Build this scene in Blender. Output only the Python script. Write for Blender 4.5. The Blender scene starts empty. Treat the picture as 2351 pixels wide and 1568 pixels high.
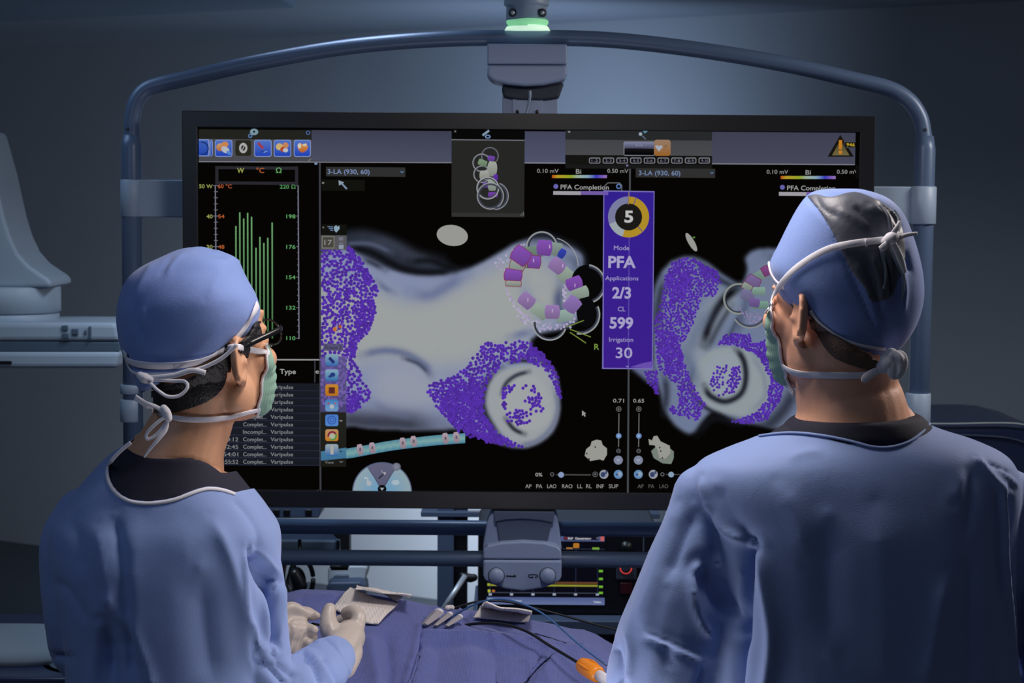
import bpy, bmesh, math, random
import numpy as np
from mathutils import Vector, Matrix
from mathutils.bvhtree import BVHTree

rng = random.Random(7)
nrg = np.random.default_rng(7)
SC = bpy.context.scene
COL = SC.collection

# ------------------------------------------------------------------ camera
F_PX, W_PX, H_PX = 4200.0, 2351, 1568
CAM = np.array([0.0, 0.0, 1.79])
PIT, ROL = math.radians(-4.3), math.radians(0.45)
_f = np.array([0, math.cos(PIT), math.sin(PIT)])
_r0 = np.array([1.0, 0, 0])
_u0 = np.cross(_r0, _f)
_r = _r0 * math.cos(ROL) + _u0 * math.sin(ROL)
_u = -_r0 * math.sin(ROL) + _u0 * math.cos(ROL)

def P(px, py, Y):
    """world point on the plane y = Y seen at photo pixel (px, py)"""
    d = _f * F_PX + _r * (px - W_PX / 2) - _u * (py - H_PX / 2)
    return CAM + d * (Y / d[1])

def proj(v):
    d = np.asarray(v) - CAM
    z = d @ _f
    return np.stack([W_PX / 2 + F_PX * (d @ _r) / z, H_PX / 2 - F_PX * (d @ _u) / z], -1)

def MPP(Y):
    return Y / F_PX

def PR(x0, y0, x1, y1, Y):
    """centre, half width, half height of an upright rectangle on plane Y"""
    xc, yc = (x0 + x1) / 2, (y0 + y1) / 2
    return P(xc, yc, Y), abs(P(x1, yc, Y)[0] - P(x0, yc, Y)[0]) / 2, abs(P(xc, y0, Y)[2] - P(xc, y1, Y)[2]) / 2

cam = bpy.data.cameras.new('camera')
camo = bpy.data.objects.new('camera', cam)
COL.objects.link(camo)
camo.matrix_world = Matrix(((_r[0], _u[0], -_f[0], CAM[0]), (_r[1], _u[1], -_f[1], CAM[1]),
                            (_r[2], _u[2], -_f[2], CAM[2]), (0, 0, 0, 1)))
cam.sensor_width = 36
cam.lens = F_PX / W_PX * 36
cam.clip_start = 0.05
cam.dof.use_dof = True
cam.dof.focus_distance = 3.0
cam.dof.aperture_fstop = 9.0
SC.camera = camo
SC.view_settings.view_transform = 'Standard'
SC.view_settings.look = 'None'
SC.view_settings.gamma = 1
SC.view_settings.use_curve_mapping = False
SC.view_settings.exposure = 0.0

# ------------------------------------------------------------------ light
def lin(c):
    c = c / 255.0
    return c / 12.92 if c <= 0.04045 else ((c + 0.055) / 1.055) ** 2.4
def C3(r, g, b):
    return (lin(r), lin(g), lin(b))

wd = bpy.data.worlds.new('world')
wd.use_nodes = True
wd.node_tree.nodes['Background'].inputs[0].default_value = (0.28, 0.44, 0.85, 1)
wd.node_tree.nodes['Background'].inputs[1].default_value = 0.0
SC.world = wd

def area(name, loc, target, size, power, col, sy=None, spread=None):
    l = bpy.data.lights.new(name, 'AREA')
    l.energy = power
    l.color = col
    l.size = size
    if sy:
        l.shape = 'RECTANGLE'
        l.size_y = sy
    if spread:
        l.spread = math.radians(spread)
    o = bpy.data.objects.new(name, l)
    COL.objects.link(o)
    o.location = loc
    o.rotation_euler = (Vector(target) - Vector(loc)).to_track_quat('-Z', 'Y').to_euler()
    return o

# examination lamp above the aisle between the two people
area('lamp_table', (0.08, 2.68, 2.31), (0.05, 2.68, 0.0), 0.34, 10.0, (1.0, 0.91, 0.86), spread=165)
# low fill light added in the aisle, below the picture
area('fill_aisle', (0.00, 2.60, 0.86), (0.03, 2.66, 1.9), 0.22, 1.9, (1.0, 0.93, 0.95))
# cool unseen fill light added for the left person's back
area('fill_rear', (-1.15, 1.7, 2.25), (-0.6, 2.8, 1.2), 0.6, 2.4, (0.48, 0.66, 1.0))
# warm lamp on the right, behind the right hand person
area('lamp_side', (1.65, 3.3, 2.35), (0.75, 2.75, 1.55), 0.4, 14.0, (1.0, 0.90, 0.84), spread=165)
# lamps behind the monitor: rear wall and floor level
area('lamp_wall_high', (0.12, 6.9, 1.85), (-0.1, 8.0, 1.95), 0.5, 6.0, (0.52, 0.69, 1.0))
area('lamp_wall_low', (0.0, 6.9, 0.55), (-0.32, 8.1, 0.5), 0.3, 8.0, (0.74, 0.84, 1.0), spread=105)
area('fill_cabinet', (1.75, 4.3, 2.48), (1.4, 4.9, 1.3), 0.3, 2.0, (0.8, 0.88, 1.0), spread=110)  # added fill to bring out the dark cabinet's pale edge, no fixture
area('fill_equipment', (-0.4, 4.0, 2.48), (-0.1, 4.7, 1.0), 0.4, 9.0, (0.66, 0.80, 1.0), spread=110)  # added fill, brightens the equipment seen below the monitor
area('fill_xray_arm', (-1.2, 3.8, 2.48), (-1.35, 4.8, 1.4), 0.5, 3.6, (0.55, 0.75, 1.0))  # fill light brightening the x-ray arm

# ------------------------------------------------------------------ materials
def mat(name, col, rough=0.6, metal=0.0, noise=0.0, nscale=40, bump=0.0, bscale=200, sheen=0.0, emit=None, estr=0.0, spec=0.5, weave=0.0, wscale=500, transp=0.0, sss=0.0):
    m = bpy.data.materials.new(name)
    m.use_nodes = True
    nt = m.node_tree
    b = nt.nodes['Principled BSDF']
    b.inputs['Base Color'].default_value = (*col, 1)
    b.inputs['Roughness'].default_value = rough
    b.inputs['Metallic'].default_value = metal
    b.inputs['Specular IOR Level'].default_value = spec
    tc = nt.nodes.new('ShaderNodeTexCoord')
    if noise > 0:
        n = nt.nodes.new('ShaderNodeTexNoise')
        n.inputs['Scale'].default_value = nscale
        n.inputs['Detail'].default_value = 4
        nt.links.new(tc.outputs['Object'], n.inputs['Vector'])
        r = nt.nodes.new('ShaderNodeMapRange')
        r.inputs['To Min'].default_value = 1 - noise
        r.inputs['To Max'].default_value = 1 + noise
        nt.links.new(n.outputs['Fac'], r.inputs['Value'])
        mx = nt.nodes.new('ShaderNodeVectorMath')
        mx.operation = 'SCALE'
        mx.inputs[0].default_value = col
        nt.links.new(r.outputs[0], mx.inputs['Scale'])
        nt.links.new(mx.outputs[0], b.inputs['Base Color'])
    hs = []
    if bump > 0:
        n2 = nt.nodes.new('ShaderNodeTexNoise')
        n2.inputs['Scale'].default_value = bscale
        n2.inputs['Detail'].default_value = 3
        nt.links.new(tc.outputs['Object'], n2.inputs['Vector'])
        hs.append((n2.outputs['Fac'], bump, 0.002))
    if weave > 0:
        w1 = nt.nodes.new('ShaderNodeTexWave'); w2 = nt.nodes.new('ShaderNodeTexWave')
        w1.bands_direction = 'X'; w2.bands_direction = 'Y'
        for w in (w1, w2):
            w.inputs['Scale'].default_value = wscale
            w.inputs['Distortion'].default_value = 1.5
            nt.links.new(tc.outputs['Object'], w.inputs['Vector'])
        ad = nt.nodes.new('ShaderNodeMath'); ad.operation = 'ADD'
        nt.links.new(w1.outputs['Fac'], ad.inputs[0]); nt.links.new(w2.outputs['Fac'], ad.inputs[1])
        hs.append((ad.outputs[0], weave, 0.0008))
    prev = None
    for s, st, di in hs:
        bp = nt.nodes.new('ShaderNodeBump')
        bp.inputs['Strength'].default_value = st
        bp.inputs['Distance'].default_value = di
        nt.links.new(s, bp.inputs['Height'])
        if prev:
            nt.links.new(prev.outputs[0], bp.inputs['Normal'])
        prev = bp
    if prev:
        nt.links.new(prev.outputs[0], b.inputs['Normal'])
    if sheen:
        b.inputs['Sheen Weight'].default_value = sheen
    if sss:
        b.inputs['Subsurface Weight'].default_value = sss
        b.inputs['Subsurface Radius'].default_value = (0.012, 0.004, 0.002)
    if emit:
        b.inputs['Emission Color'].default_value = (*emit, 1)
        b.inputs['Emission Strength'].default_value = estr
    if transp:
        b.inputs['Alpha'].default_value = 1 - transp
    return m

def vcol_mat(name):
    m = bpy.data.materials.new(name)
    m.use_nodes = True
    nt = m.node_tree
    nt.nodes.clear()
    o = nt.nodes.new('ShaderNodeOutputMaterial')
    e = nt.nodes.new('ShaderNodeEmission')
    a = nt.nodes.new('ShaderNodeVertexColor')
    a.layer_name = 'Col'
    nt.links.new(a.outputs['Color'], e.inputs['Color'])
    nt.links.new(e.outputs[0], o.inputs[0])
    return m

M = dict(
    wall=mat('painted_wall', (0.50, 0.53, 0.56), 0.8, noise=0.03, nscale=3, bump=0.1, bscale=90),
    ceil=mat('ceiling_paint', (0.42, 0.47, 0.53), 0.8),
    floor=mat('vinyl_floor', (0.11, 0.13, 0.15), 0.7, noise=0.1, nscale=8),
    tube=mat('coated_tube', C3(88, 110, 142), 0.38, 0.1, noise=0.03, nscale=5, spec=0.5),
    clamp=mat('coated_clamp', C3(150, 172, 196), 0.45),
    plastic=mat('grey_blue_plastic', C3(134, 152, 186), 0.45, bump=0.05, bscale=600),
    plastic_d=mat('dark_blue_plastic', C3(70, 84, 108), 0.5),
    recess=mat('recess_plastic', C3(52, 60, 76), 0.7),
    bezel=mat('black_bezel', C3(27, 29, 34), 0.35),
    black=mat('black_plastic', C3(18, 19, 22), 0.35),
    rubber=mat('black_rubber', C3(14, 15, 18), 0.5),
    white=mat('white_plastic', C3(196, 204, 212), 0.5, noise=0.03, nscale=6),
    device=mat('device_enamel', C3(172, 184, 196), 0.45, noise=0.03, nscale=5),
    groove=mat('groove_plastic', C3(84, 100, 116), 0.5),
    gown=mat('gown_fabric', C3(134, 156, 208), 0.72, noise=0.04, nscale=14, bump=0.15, bscale=500, sheen=0.15, spec=0.25),
    capm=mat('cap_fabric', C3(120, 144, 204), 0.72, noise=0.05, nscale=30, bump=0.25, bscale=700, sheen=0.2, spec=0.25),
    capd=mat('cap_sheer_fabric', C3(84, 88, 102), 0.5, noise=0.2, nscale=18, bump=0.3, bscale=60, spec=0.6),
    trim=mat('white_binding', C3(222, 220, 228), 0.75, bump=0.3, bscale=900),
    shirt=mat('navy_cotton', C3(24, 25, 46), 0.85, noise=0.1, nscale=60, bump=0.3, bscale=900),
    skin=mat('skin', C3(232, 174, 144), 0.5, noise=0.07, nscale=28, bump=0.15, bscale=350, sss=0.12),
    skin_l=mat('skin_tan', C3(208, 156, 122), 0.5, noise=0.07, nscale=28, bump=0.15, bscale=350, sss=0.12),
    hair=mat('black_hair', C3(22, 20, 22), 0.5, noise=0.4, nscale=160, bump=0.9, bscale=260),
    hair2=mat('cropped_hair', C3(96, 74, 62), 0.6, noise=0.35, nscale=200, bump=0.8, bscale=300),
    mask=mat('green_mask_fabric', C3(140, 178, 160), 0.8, noise=0.04, nscale=40, weave=0.3, wscale=160),
    glove=mat('latex_glove', C3(186, 176, 168), 0.42, noise=0.03, nscale=30, bump=0.12, bscale=160, sss=0.05),
    drape=mat('woven_drape', C3(98, 110, 180), 0.85, noise=0.14, nscale=22, weave=0.9, wscale=150, bump=0.3, bscale=700, sheen=0.2, spec=0.2),
    gauze=mat('gauze', C3(236, 228, 224), 0.9, weave=0.9, wscale=120, noise=0.05, nscale=60),
    sheath=mat('sheath_plastic', C3(150, 146, 152), 0.5),
    chrome=mat('brushed_steel', (0.55, 0.6, 0.66), 0.4, 0.4),
    glass=mat('spectacle_frame', C3(20, 20, 24), 0.25),
    orange=mat('orange_grip', C3(238, 140, 28), 0.4),
    bluewire=mat('blue_cable', C3(60, 100, 150), 0.35),
    green=mat('green_ring_light', C3(150, 220, 170), 0.5, emit=(0.25, 0.72, 0.36), estr=0.55),
    greenw=mat('white_ring_light', C3(200, 240, 210), 0.5, emit=(0.62, 0.85, 0.66), estr=0.85),
    redlit=mat('red_ring_lamp', C3(60, 8, 8), 0.4, emit=(0.8, 0.06, 0.05), estr=0.9),
    reddim=mat('red_button', C3(58, 12, 20), 0.4),
    greendim=mat('dark_green_button', C3(10, 26, 18), 0.4),
    pillow=mat('pillow_cotton', C3(130, 142, 154), 0.9, noise=0.05, nscale=9, bump=0.3, bscale=200),
    lid=mat('glossy_dark_cover', C3(46, 56, 84), 0.22, noise=0.05, nscale=4),
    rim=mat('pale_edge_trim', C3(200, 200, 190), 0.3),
    screen=vcol_mat('display_picture'),
)

# ------------------------------------------------------------------ mesh helpers
def mesh_obj(name, V, Fs, m, parent=None, smooth=True, sub=0, bevel=0, solid=0):
    me = bpy.data.meshes.new(name)
    me.from_pydata([tuple(v) for v in V], [], [tuple(f) for f in Fs])
    me.validate()
    return link(name, me, m, parent, smooth, sub, bevel, solid)

def link(name, me, m, parent=None, smooth=True, sub=0, bevel=0, solid=0):
    if smooth:
        me.polygons.foreach_set('use_smooth', [True] * len(me.polygons))
    me.materials.clear()
    for x in (m if isinstance(m, (list, tuple)) else [m]):
        me.materials.append(x)
    me.name = name
    o = bpy.data.objects.new(name, me)
    COL.objects.link(o)
    if parent is not None:
        o.parent = parent
        o.matrix_parent_inverse = parent.matrix_basis.inverted()
    if bevel:
        b = o.modifiers.new('bevel', 'BEVEL'); b.width = bevel; b.segments = 3; b.limit_method = 'ANGLE'
        b.harden_normals = False
    if solid:
        s = o.modifiers.new('solid', 'SOLIDIFY'); s.thickness = solid; s.offset = 0
    if sub:
        s = o.modifiers.new('sub', 'SUBSURF'); s.levels = sub; s.render_levels = sub
    return o

def thing(name, loc, label, cat, group=None):
    o = bpy.data.objects.new(name, None)
    o.empty_display_size = 0.1
    o.location = [float(c) for c in loc]
    COL.objects.link(o)
    o['label'] = label
    o['category'] = cat
    if group: o['group'] = group
    return o

def tag(o, label=None, cat=None, group=None, kind=None):
    for k, v in (('label', label), ('category', cat), ('group', group), ('kind', kind)):
        if v: o[k] = v
    return o

def box(a, b):
    x0, y0, z0 = a; x1, y1, z1 = b
    V = [(x0, y0, z0), (x1, y0, z0), (x1, y1, z0), (x0, y1, z0), (x0, y0, z1), (x1, y0, z1), (x1, y1, z1), (x0, y1, z1)]
    return V, [(0, 3, 2, 1), (4, 5, 6, 7), (0, 1, 5, 4), (1, 2, 6, 5), (2, 3, 7, 6), (3, 0, 4, 7)]

def pbox(x0, y0, x1, y1, Y, depth):
    """upright box whose front face covers a pixel rectangle on plane Y"""
    c, hx, hz = PR(x0, y0, x1, y1, Y)
    return box((c[0] - hx, Y, c[2] - hz), (c[0] + hx, Y + depth, c[2] + hz))

def join(parts):
    V, Fs = [], []
    for v, f in parts:
        n = len(V)
        V += [tuple(p) for p in v]
        Fs += [tuple(i + n for i in q) for q in f]
    return V, Fs

def smooth_path(pts, n=8):
    pts = [np.array(p, float) for p in pts]
    if len(pts) < 3:
        return pts
    out = []
    for i in range(len(pts) - 1):
        p0 = pts[max(i - 1, 0)]; p1 = pts[i]; p2 = pts[i + 1]; p3 = pts[min(i + 2, len(pts) - 1)]
        for k in range(n):
            t = k / n
            out.append(0.5 * ((2 * p1) + (-p0 + p2) * t + (2 * p0 - 5 * p1 + 4 * p2 - p3) * t * t + (-p0 + 3 * p1 - 3 * p2 + p3) * t ** 3))
    out.append(pts[-1])
    return out

def tube(pts, rad, n=14, caps=True, flat=1.0):
    pts = [np.array(p, float) for p in pts]
    rs = rad if isinstance(rad, (list, tuple, np.ndarray)) else [rad] * len(pts)
    V, Fs = [], []
    ref = None
    for i, p in enumerate(pts):
        t = pts[min(i + 1, len(pts) - 1)] - pts[max(i - 1, 0)]
        t = t / (np.linalg.norm(t) + 1e-12)
        if ref is None:
            ref = np.array([0, 0, 1.0]) if abs(t[2]) < 0.9 else np.array([0, 1.0, 0])
        a = ref - t * (ref @ t); a /= np.linalg.norm(a) + 1e-12
        ref = a
        b = np.cross(t, a)
        for k in range(n):
            w = 2 * math.pi * k / n
            V.append(p + rs[i] * (math.cos(w) * a * flat + math.sin(w) * b))
    for i in range(len(pts) - 1):
        for k in range(n):
            k2 = (k + 1) % n
            Fs.append((i * n + k, i * n + k2, (i + 1) * n + k2, (i + 1) * n + k))
    if caps:
        Fs.append(tuple(reversed(range(n))))
        Fs.append(tuple((len(pts) - 1) * n + k for k in range(n)))
    return V, Fs

def chain(pts, rs, n=16):
    """rounded limb through points, radii in metres, hemispherical ends"""
    pts = [np.array(p, float) for p in pts]
    q = smooth_path([np.append(p, r) for p, r in zip(pts, rs)], 6)
    P3 = [a[:3] for a in q]; R = [a[3] for a in q]
    t0 = P3[0] - P3[1]; t0 /= np.linalg.norm(t0)
    t1 = P3[-1] - P3[-2]; t1 /= np.linalg.norm(t1)
    A, RA, B, RB = [], [], [], []
    for k in range(1, 5):
        w = k / 4.3 * math.pi / 2
        A.insert(0, P3[0] + t0 * R[0] * math.sin(w)); RA.insert(0, R[0] * math.cos(w))
        B.append(P3[-1] + t1 * R[-1] * math.sin(w)); RB.append(R[-1] * math.cos(w))
    return tube(A + P3 + B, RA + R + RB, n)

def ellipsoid(c, r, n=28, rot=None):
    c = np.array(c, float)
    V, Fs = [], []
    m = n // 2
    for i in range(m + 1):
        a = math.pi * i / m
        for k in range(n):
            w = 2 * math.pi * k / n
            p = np.array([r[0] * math.sin(a) * math.cos(w), r[1] * math.sin(a) * math.sin(w), r[2] * math.cos(a)])
            if rot is not None:
                p = np.array(rot @ Vector(p))
            V.append(c + p)
    for i in range(m):
        for k in range(n):
            k2 = (k + 1) % n
            Fs.append((i * n + k, (i + 1) * n + k, (i + 1) * n + k2, i * n + k2))
    return V, Fs

def loft(rows, n=56, inset=0.0, sub=5):
    """closed solid from rows (xL,yL,xR,yR,Yc,half_depth,power) in photo pixels at depth Yc"""
    rows = [np.array(list(r) + [2.0] * (7 - len(r)), float) for r in rows]
    rows = smooth_path(rows, sub)
    V, Fs = [], []
    for r in rows:
        a = P(r[0], r[1], r[4]); b = P(r[2], r[3], r[4])
        c = (a + b) / 2; h = (b - a) / 2
        L = np.linalg.norm(h); h = h * max(L - inset, 0.004) / L
        d = max(r[5] - inset, 0.004)
        e = 2.0 / r[6]
        for k in range(n):
            w = 2 * math.pi * k / n
            cx, sx = math.cos(w), math.sin(w)
            V.append(c + h * math.copysign(abs(cx) ** e, cx) + np.array([0, d, 0]) * math.copysign(abs(sx) ** e, sx))
    R = len(rows)
    for i in range(R - 1):
        for k in range(n):
            k2 = (k + 1) % n
            Fs.append((i * n + k, i * n + k2, (i + 1) * n + k2, (i + 1) * n + k))
    Fs.append(tuple(reversed(range(n))))
    Fs.append(tuple((R - 1) * n + k for k in range(n)))
    return V, Fs

def remesh(parts, voxel, smooth=4, fac=0.5):
    V, Fs = join(parts)
    me = bpy.data.meshes.new('tmp')
    me.from_pydata([tuple(map(float, v)) for v in V], [], Fs)
    o = bpy.data.objects.new('tmp', me)
    COL.objects.link(o)
    r = o.modifiers.new('r', 'REMESH'); r.mode = 'VOXEL'; r.voxel_size = voxel
    if smooth:
        s = o.modifiers.new('s', 'SMOOTH'); s.factor = fac; s.iterations = smooth
    dg = bpy.context.evaluated_depsgraph_get()
    dg.update()
    out = bpy.data.meshes.new_from_object(o.evaluated_get(dg))
    bpy.data.objects.remove(o)
    bpy.data.meshes.remove(me)
    return out

def co(me):
    a = np.empty(len(me.vertices) * 3); me.vertices.foreach_get('co', a); return a.reshape(-1, 3)
def nor(me):
    a = np.empty(len(me.vertices) * 3); me.vertices.foreach_get('normal', a); return a.reshape(-1, 3)
def setco(me, a):
    me.vertices.foreach_set('co', a.reshape(-1)); me.update()

def in_poly(p, poly):
    x, y = p[:, 0], p[:, 1]
    ins = np.zeros(len(p), bool)
    n = len(poly)
    for i in range(n):
        x1, y1 = poly[i]; x2, y2 = poly[(i + 1) % n]
        if y1 == y2: continue
        c = ((y1 > y) != (y2 > y)) & (x < (x2 - x1) * (y - y1) / (y2 - y1) + x1)
        ins ^= c
    return ins

def seg_dist(p, line, closed=False):
    best = np.full(len(p), 1e9); bp = np.zeros((len(p), 2))
    pts = list(line) + ([line[0]] if closed else [])
    for a, b in zip(pts[:-1], pts[1:]):
        a = np.array(a[:2], float); b = np.array(b[:2], float)
        ab = b - a
        t = np.clip(((p - a) @ ab) / (ab @ ab + 1e-9), 0, 1)
        q = a + t[:, None] * ab
        d = np.hypot(*(p - q).T)
        m = d < best
        best[m] = d[m]; bp[m] = q[m]
    return best, bp

def sm2(line, n=6):
    return [tuple(q) for q in smooth_path([np.array(p, float) for p in line], n)]

def folds(me, items, back_only=True):
    """items: (polyline px, width px, amplitude m[, side softness]) pushed along the normal"""
    v = co(me); nn = nor(me); p = proj(v)
    disp = np.zeros(len(v))
    view = v - CAM; view /= np.linalg.norm(view, axis=1)[:, None]
    face = np.clip(-(view * nn).sum(1) * 3 + 0.3, 0, 1) if back_only else 1.0
    for it in items:
        line, w, a = it[:3]
        d, bp = seg_dist(p, sm2(line))
        # fade towards the ends
        e0 = np.hypot(*(p - np.array(line[0])).T); e1 = np.hypot(*(p - np.array(line[-1])).T)
        fade = 1.0 if len(it) < 4 else np.clip(np.minimum(e0, e1) / it[3], 0, 1)
        disp += a * np.exp(-(d / w) ** 1.5) * fade
    setco(me, v + nn * (disp * face)[:, None])

def cut(me, poly, keep_inside=False):
    bm = bmesh.new(); bm.from_mesh(me)
    bm.verts.ensure_lookup_table()
    v = np.array([x.co[:] for x in bm.verts])
    p = proj(v)
    ins = in_poly(p, poly)
    if keep_inside: ins = ~ins
    kill = [f for f in bm.faces if all(ins[x.index] for x in f.verts)]
    bmesh.ops.delete(bm, geom=kill, context='FACES')
    bmesh.ops.delete(bm, geom=[x for x in bm.verts if not x.link_faces], context='VERTS')
    rest = [x for x in bm.verts if ins[x.index]] if False else None
    bm.verts.ensure_lookup_table()
    v = np.array([x.co[:] for x in bm.verts]); p = proj(v)
    ins = in_poly(p, poly)
    if keep_inside: ins = ~ins
    d, q = seg_dist(p, poly, True)
    for i in np.nonzero(ins)[0]:
        if d[i] < 30:
            bm.verts[i].co = P(q[i][0], q[i][1], v[i][1])
    bm.to_mesh(me); bm.free()
    return me

class Surf:
    def __init__(self, meshes):
        V, Fs = [], []
        for me in meshes:
            n = len(V)
            V += [x.co.copy() for x in me.vertices]
            Fs += [tuple(i + n for i in p.vertices) for p in me.polygons]
        self.t = BVHTree.FromPolygons(V, Fs)
    def hit(self, px, py, off=0.0, default=None):
        d = Vector(P(px, py, 1.0) - CAM).normalized()
        loc, n, i, dist = self.t.ray_cast(Vector(CAM), d)
        if loc is None:
            if default is None:
                return None, None
            return P(px, py, default), np.array([0, -1.0, 0])
        if n.dot(d) > 0: n = -n
        return np.array(loc) + np.array(n) * off, np.array(n)
    def near(self, p):
        loc, n, i, dist = self.t.find_nearest(Vector(p))
        return np.array(loc), np.array(n)

def ribbon(pts, nrm, width, thick=0.0012):
    """flat strap through 3D points; width across, normals given"""
    pts = [np.array(p, float) for p in pts]
    ws = width if isinstance(width, (list, tuple)) else [width] * len(pts)
    V, Fs = [], []
    for i, p in enumerate(pts):
        t = pts[min(i + 1, len(pts) - 1)] - pts[max(i - 1, 0)]; t /= np.linalg.norm(t) + 1e-9
        n = np.array(nrm[i], float); n -= t * (n @ t); n /= np.linalg.norm(n) + 1e-9
        s = np.cross(t, n)
        w = ws[i] / 2
        prof = [(-1, 0), (-0.8, 1), (0, 1.5), (0.8, 1), (1, 0), (0.8, -1), (-0.8, -1)]
        for a, b in prof:
            V.append(p + s * w * a + n * thick * b)
    k = 7
    for i in range(len(pts) - 1):
        for j in range(k):
            j2 = (j + 1) % k
            Fs.append((i * k + j, i * k + j2, (i + 1) * k + j2, (i + 1) * k + j))
    Fs.append(tuple(reversed(range(k)))); Fs.append(tuple((len(pts) - 1) * k + j for j in range(k)))
    return V, Fs

def tuck(me, surf, depth, skip=None, only=None):
    """keep a layer just beneath the cloth that covers it"""
    v = co(me); p = proj(v)
    ok = np.ones(len(v), bool)
    if skip is not None: ok &= ~in_poly(p, skip)
    if only is not None: ok &= in_poly(p, only)
    for i in np.nonzero(ok)[0]:
        loc, n, k, d = surf.t.find_nearest(Vector(v[i]), 0.06)
        if loc is None: continue
        s_ = (Vector(v[i]) - loc).dot(n)
        if s_ > -depth:
            v[i] = np.array(loc - n * depth)
    setco(me, v)

def strap_on(surf, line, wpx, Y, off=0.002, thick=0.0012, default=None):
    q = sm2(line, 6)
    pts, nn = [], []
    for x, y in q:
        p, n = surf.hit(x, y, off, default or Y)
        pts.append(p); nn.append(n)
    # light smoothing
    A = np.array(pts); N = np.array(nn)
    for _ in range(3):
        A[1:-1] = (A[:-2] + 2 * A[1:-1] + A[2:]) / 4
        N[1:-1] = (N[:-2] + 2 * N[1:-1] + N[2:]) / 4
    return ribbon(list(A), list(N), wpx * MPP(Y), thick)

def free_strap(line, wpx, Y, thick=0.0007):
    q = smooth_path([np.array(list(p) + [Y] * (3 - len(p)), float) for p in line], 8)
    pts = [P(a[0], a[1], a[2]) for a in q]
    w = wpx if not isinstance(wpx, (list, tuple)) else list(np.interp(np.linspace(0, 1, len(pts)), np.linspace(0, 1, len(wpx)), wpx))
    w = [x * MPP(Y) for x in w] if isinstance(w, list) else w * MPP(Y)
    return ribbon(pts, [(0.15, -1, 0.2)] * len(pts), w, thick)

def patch(surf, poly, step, off, Y, wob=0.0, maxjump=0.03):
    """sheet conforming to a surface, cut to a pixel polygon"""
    poly = [tuple(p) for p in poly]
    xs = [p[0] for p in poly]; ys = [p[1] for p in poly]
    gx = np.arange(min(xs) - step, max(xs) + step * 1.01, step); gy = np.arange(min(ys) - step, max(ys) + step * 1.01, step)
    X, Yg = np.meshgrid(gx, gy)
    p = np.stack([X.ravel(), Yg.ravel()], -1)
    ins = in_poly(p, poly)
    d, q = seg_dist(p, poly, True)
    ok = ins | (d < step * 1.45)
    pp = np.where((~ins & ok)[:, None], q, p)
    idx = {}; V = []; N = []
    nx = len(gx)
    for i in np.nonzero(ok)[0]:
        h, n = surf.hit(pp[i][0], pp[i][1], off)
        if h is None:
            continue
        idx[i] = len(V); V.append(h); N.append(n)
    Fs = []
    for r in range(len(gy) - 1):
        for c in range(nx - 1):
            a = r * nx + c
            ids = [a, a + nx, a + nx + 1, a + 1]
            if not all(k in idx for k in ids): continue
            if not any(ins[k] for k in ids): continue
            f = [idx[k] for k in ids]
            yy = [V[k][1] for k in f]
            if max(yy) - min(yy) > maxjump: continue
            Fs.append(tuple(f))
    return V, Fs

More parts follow.
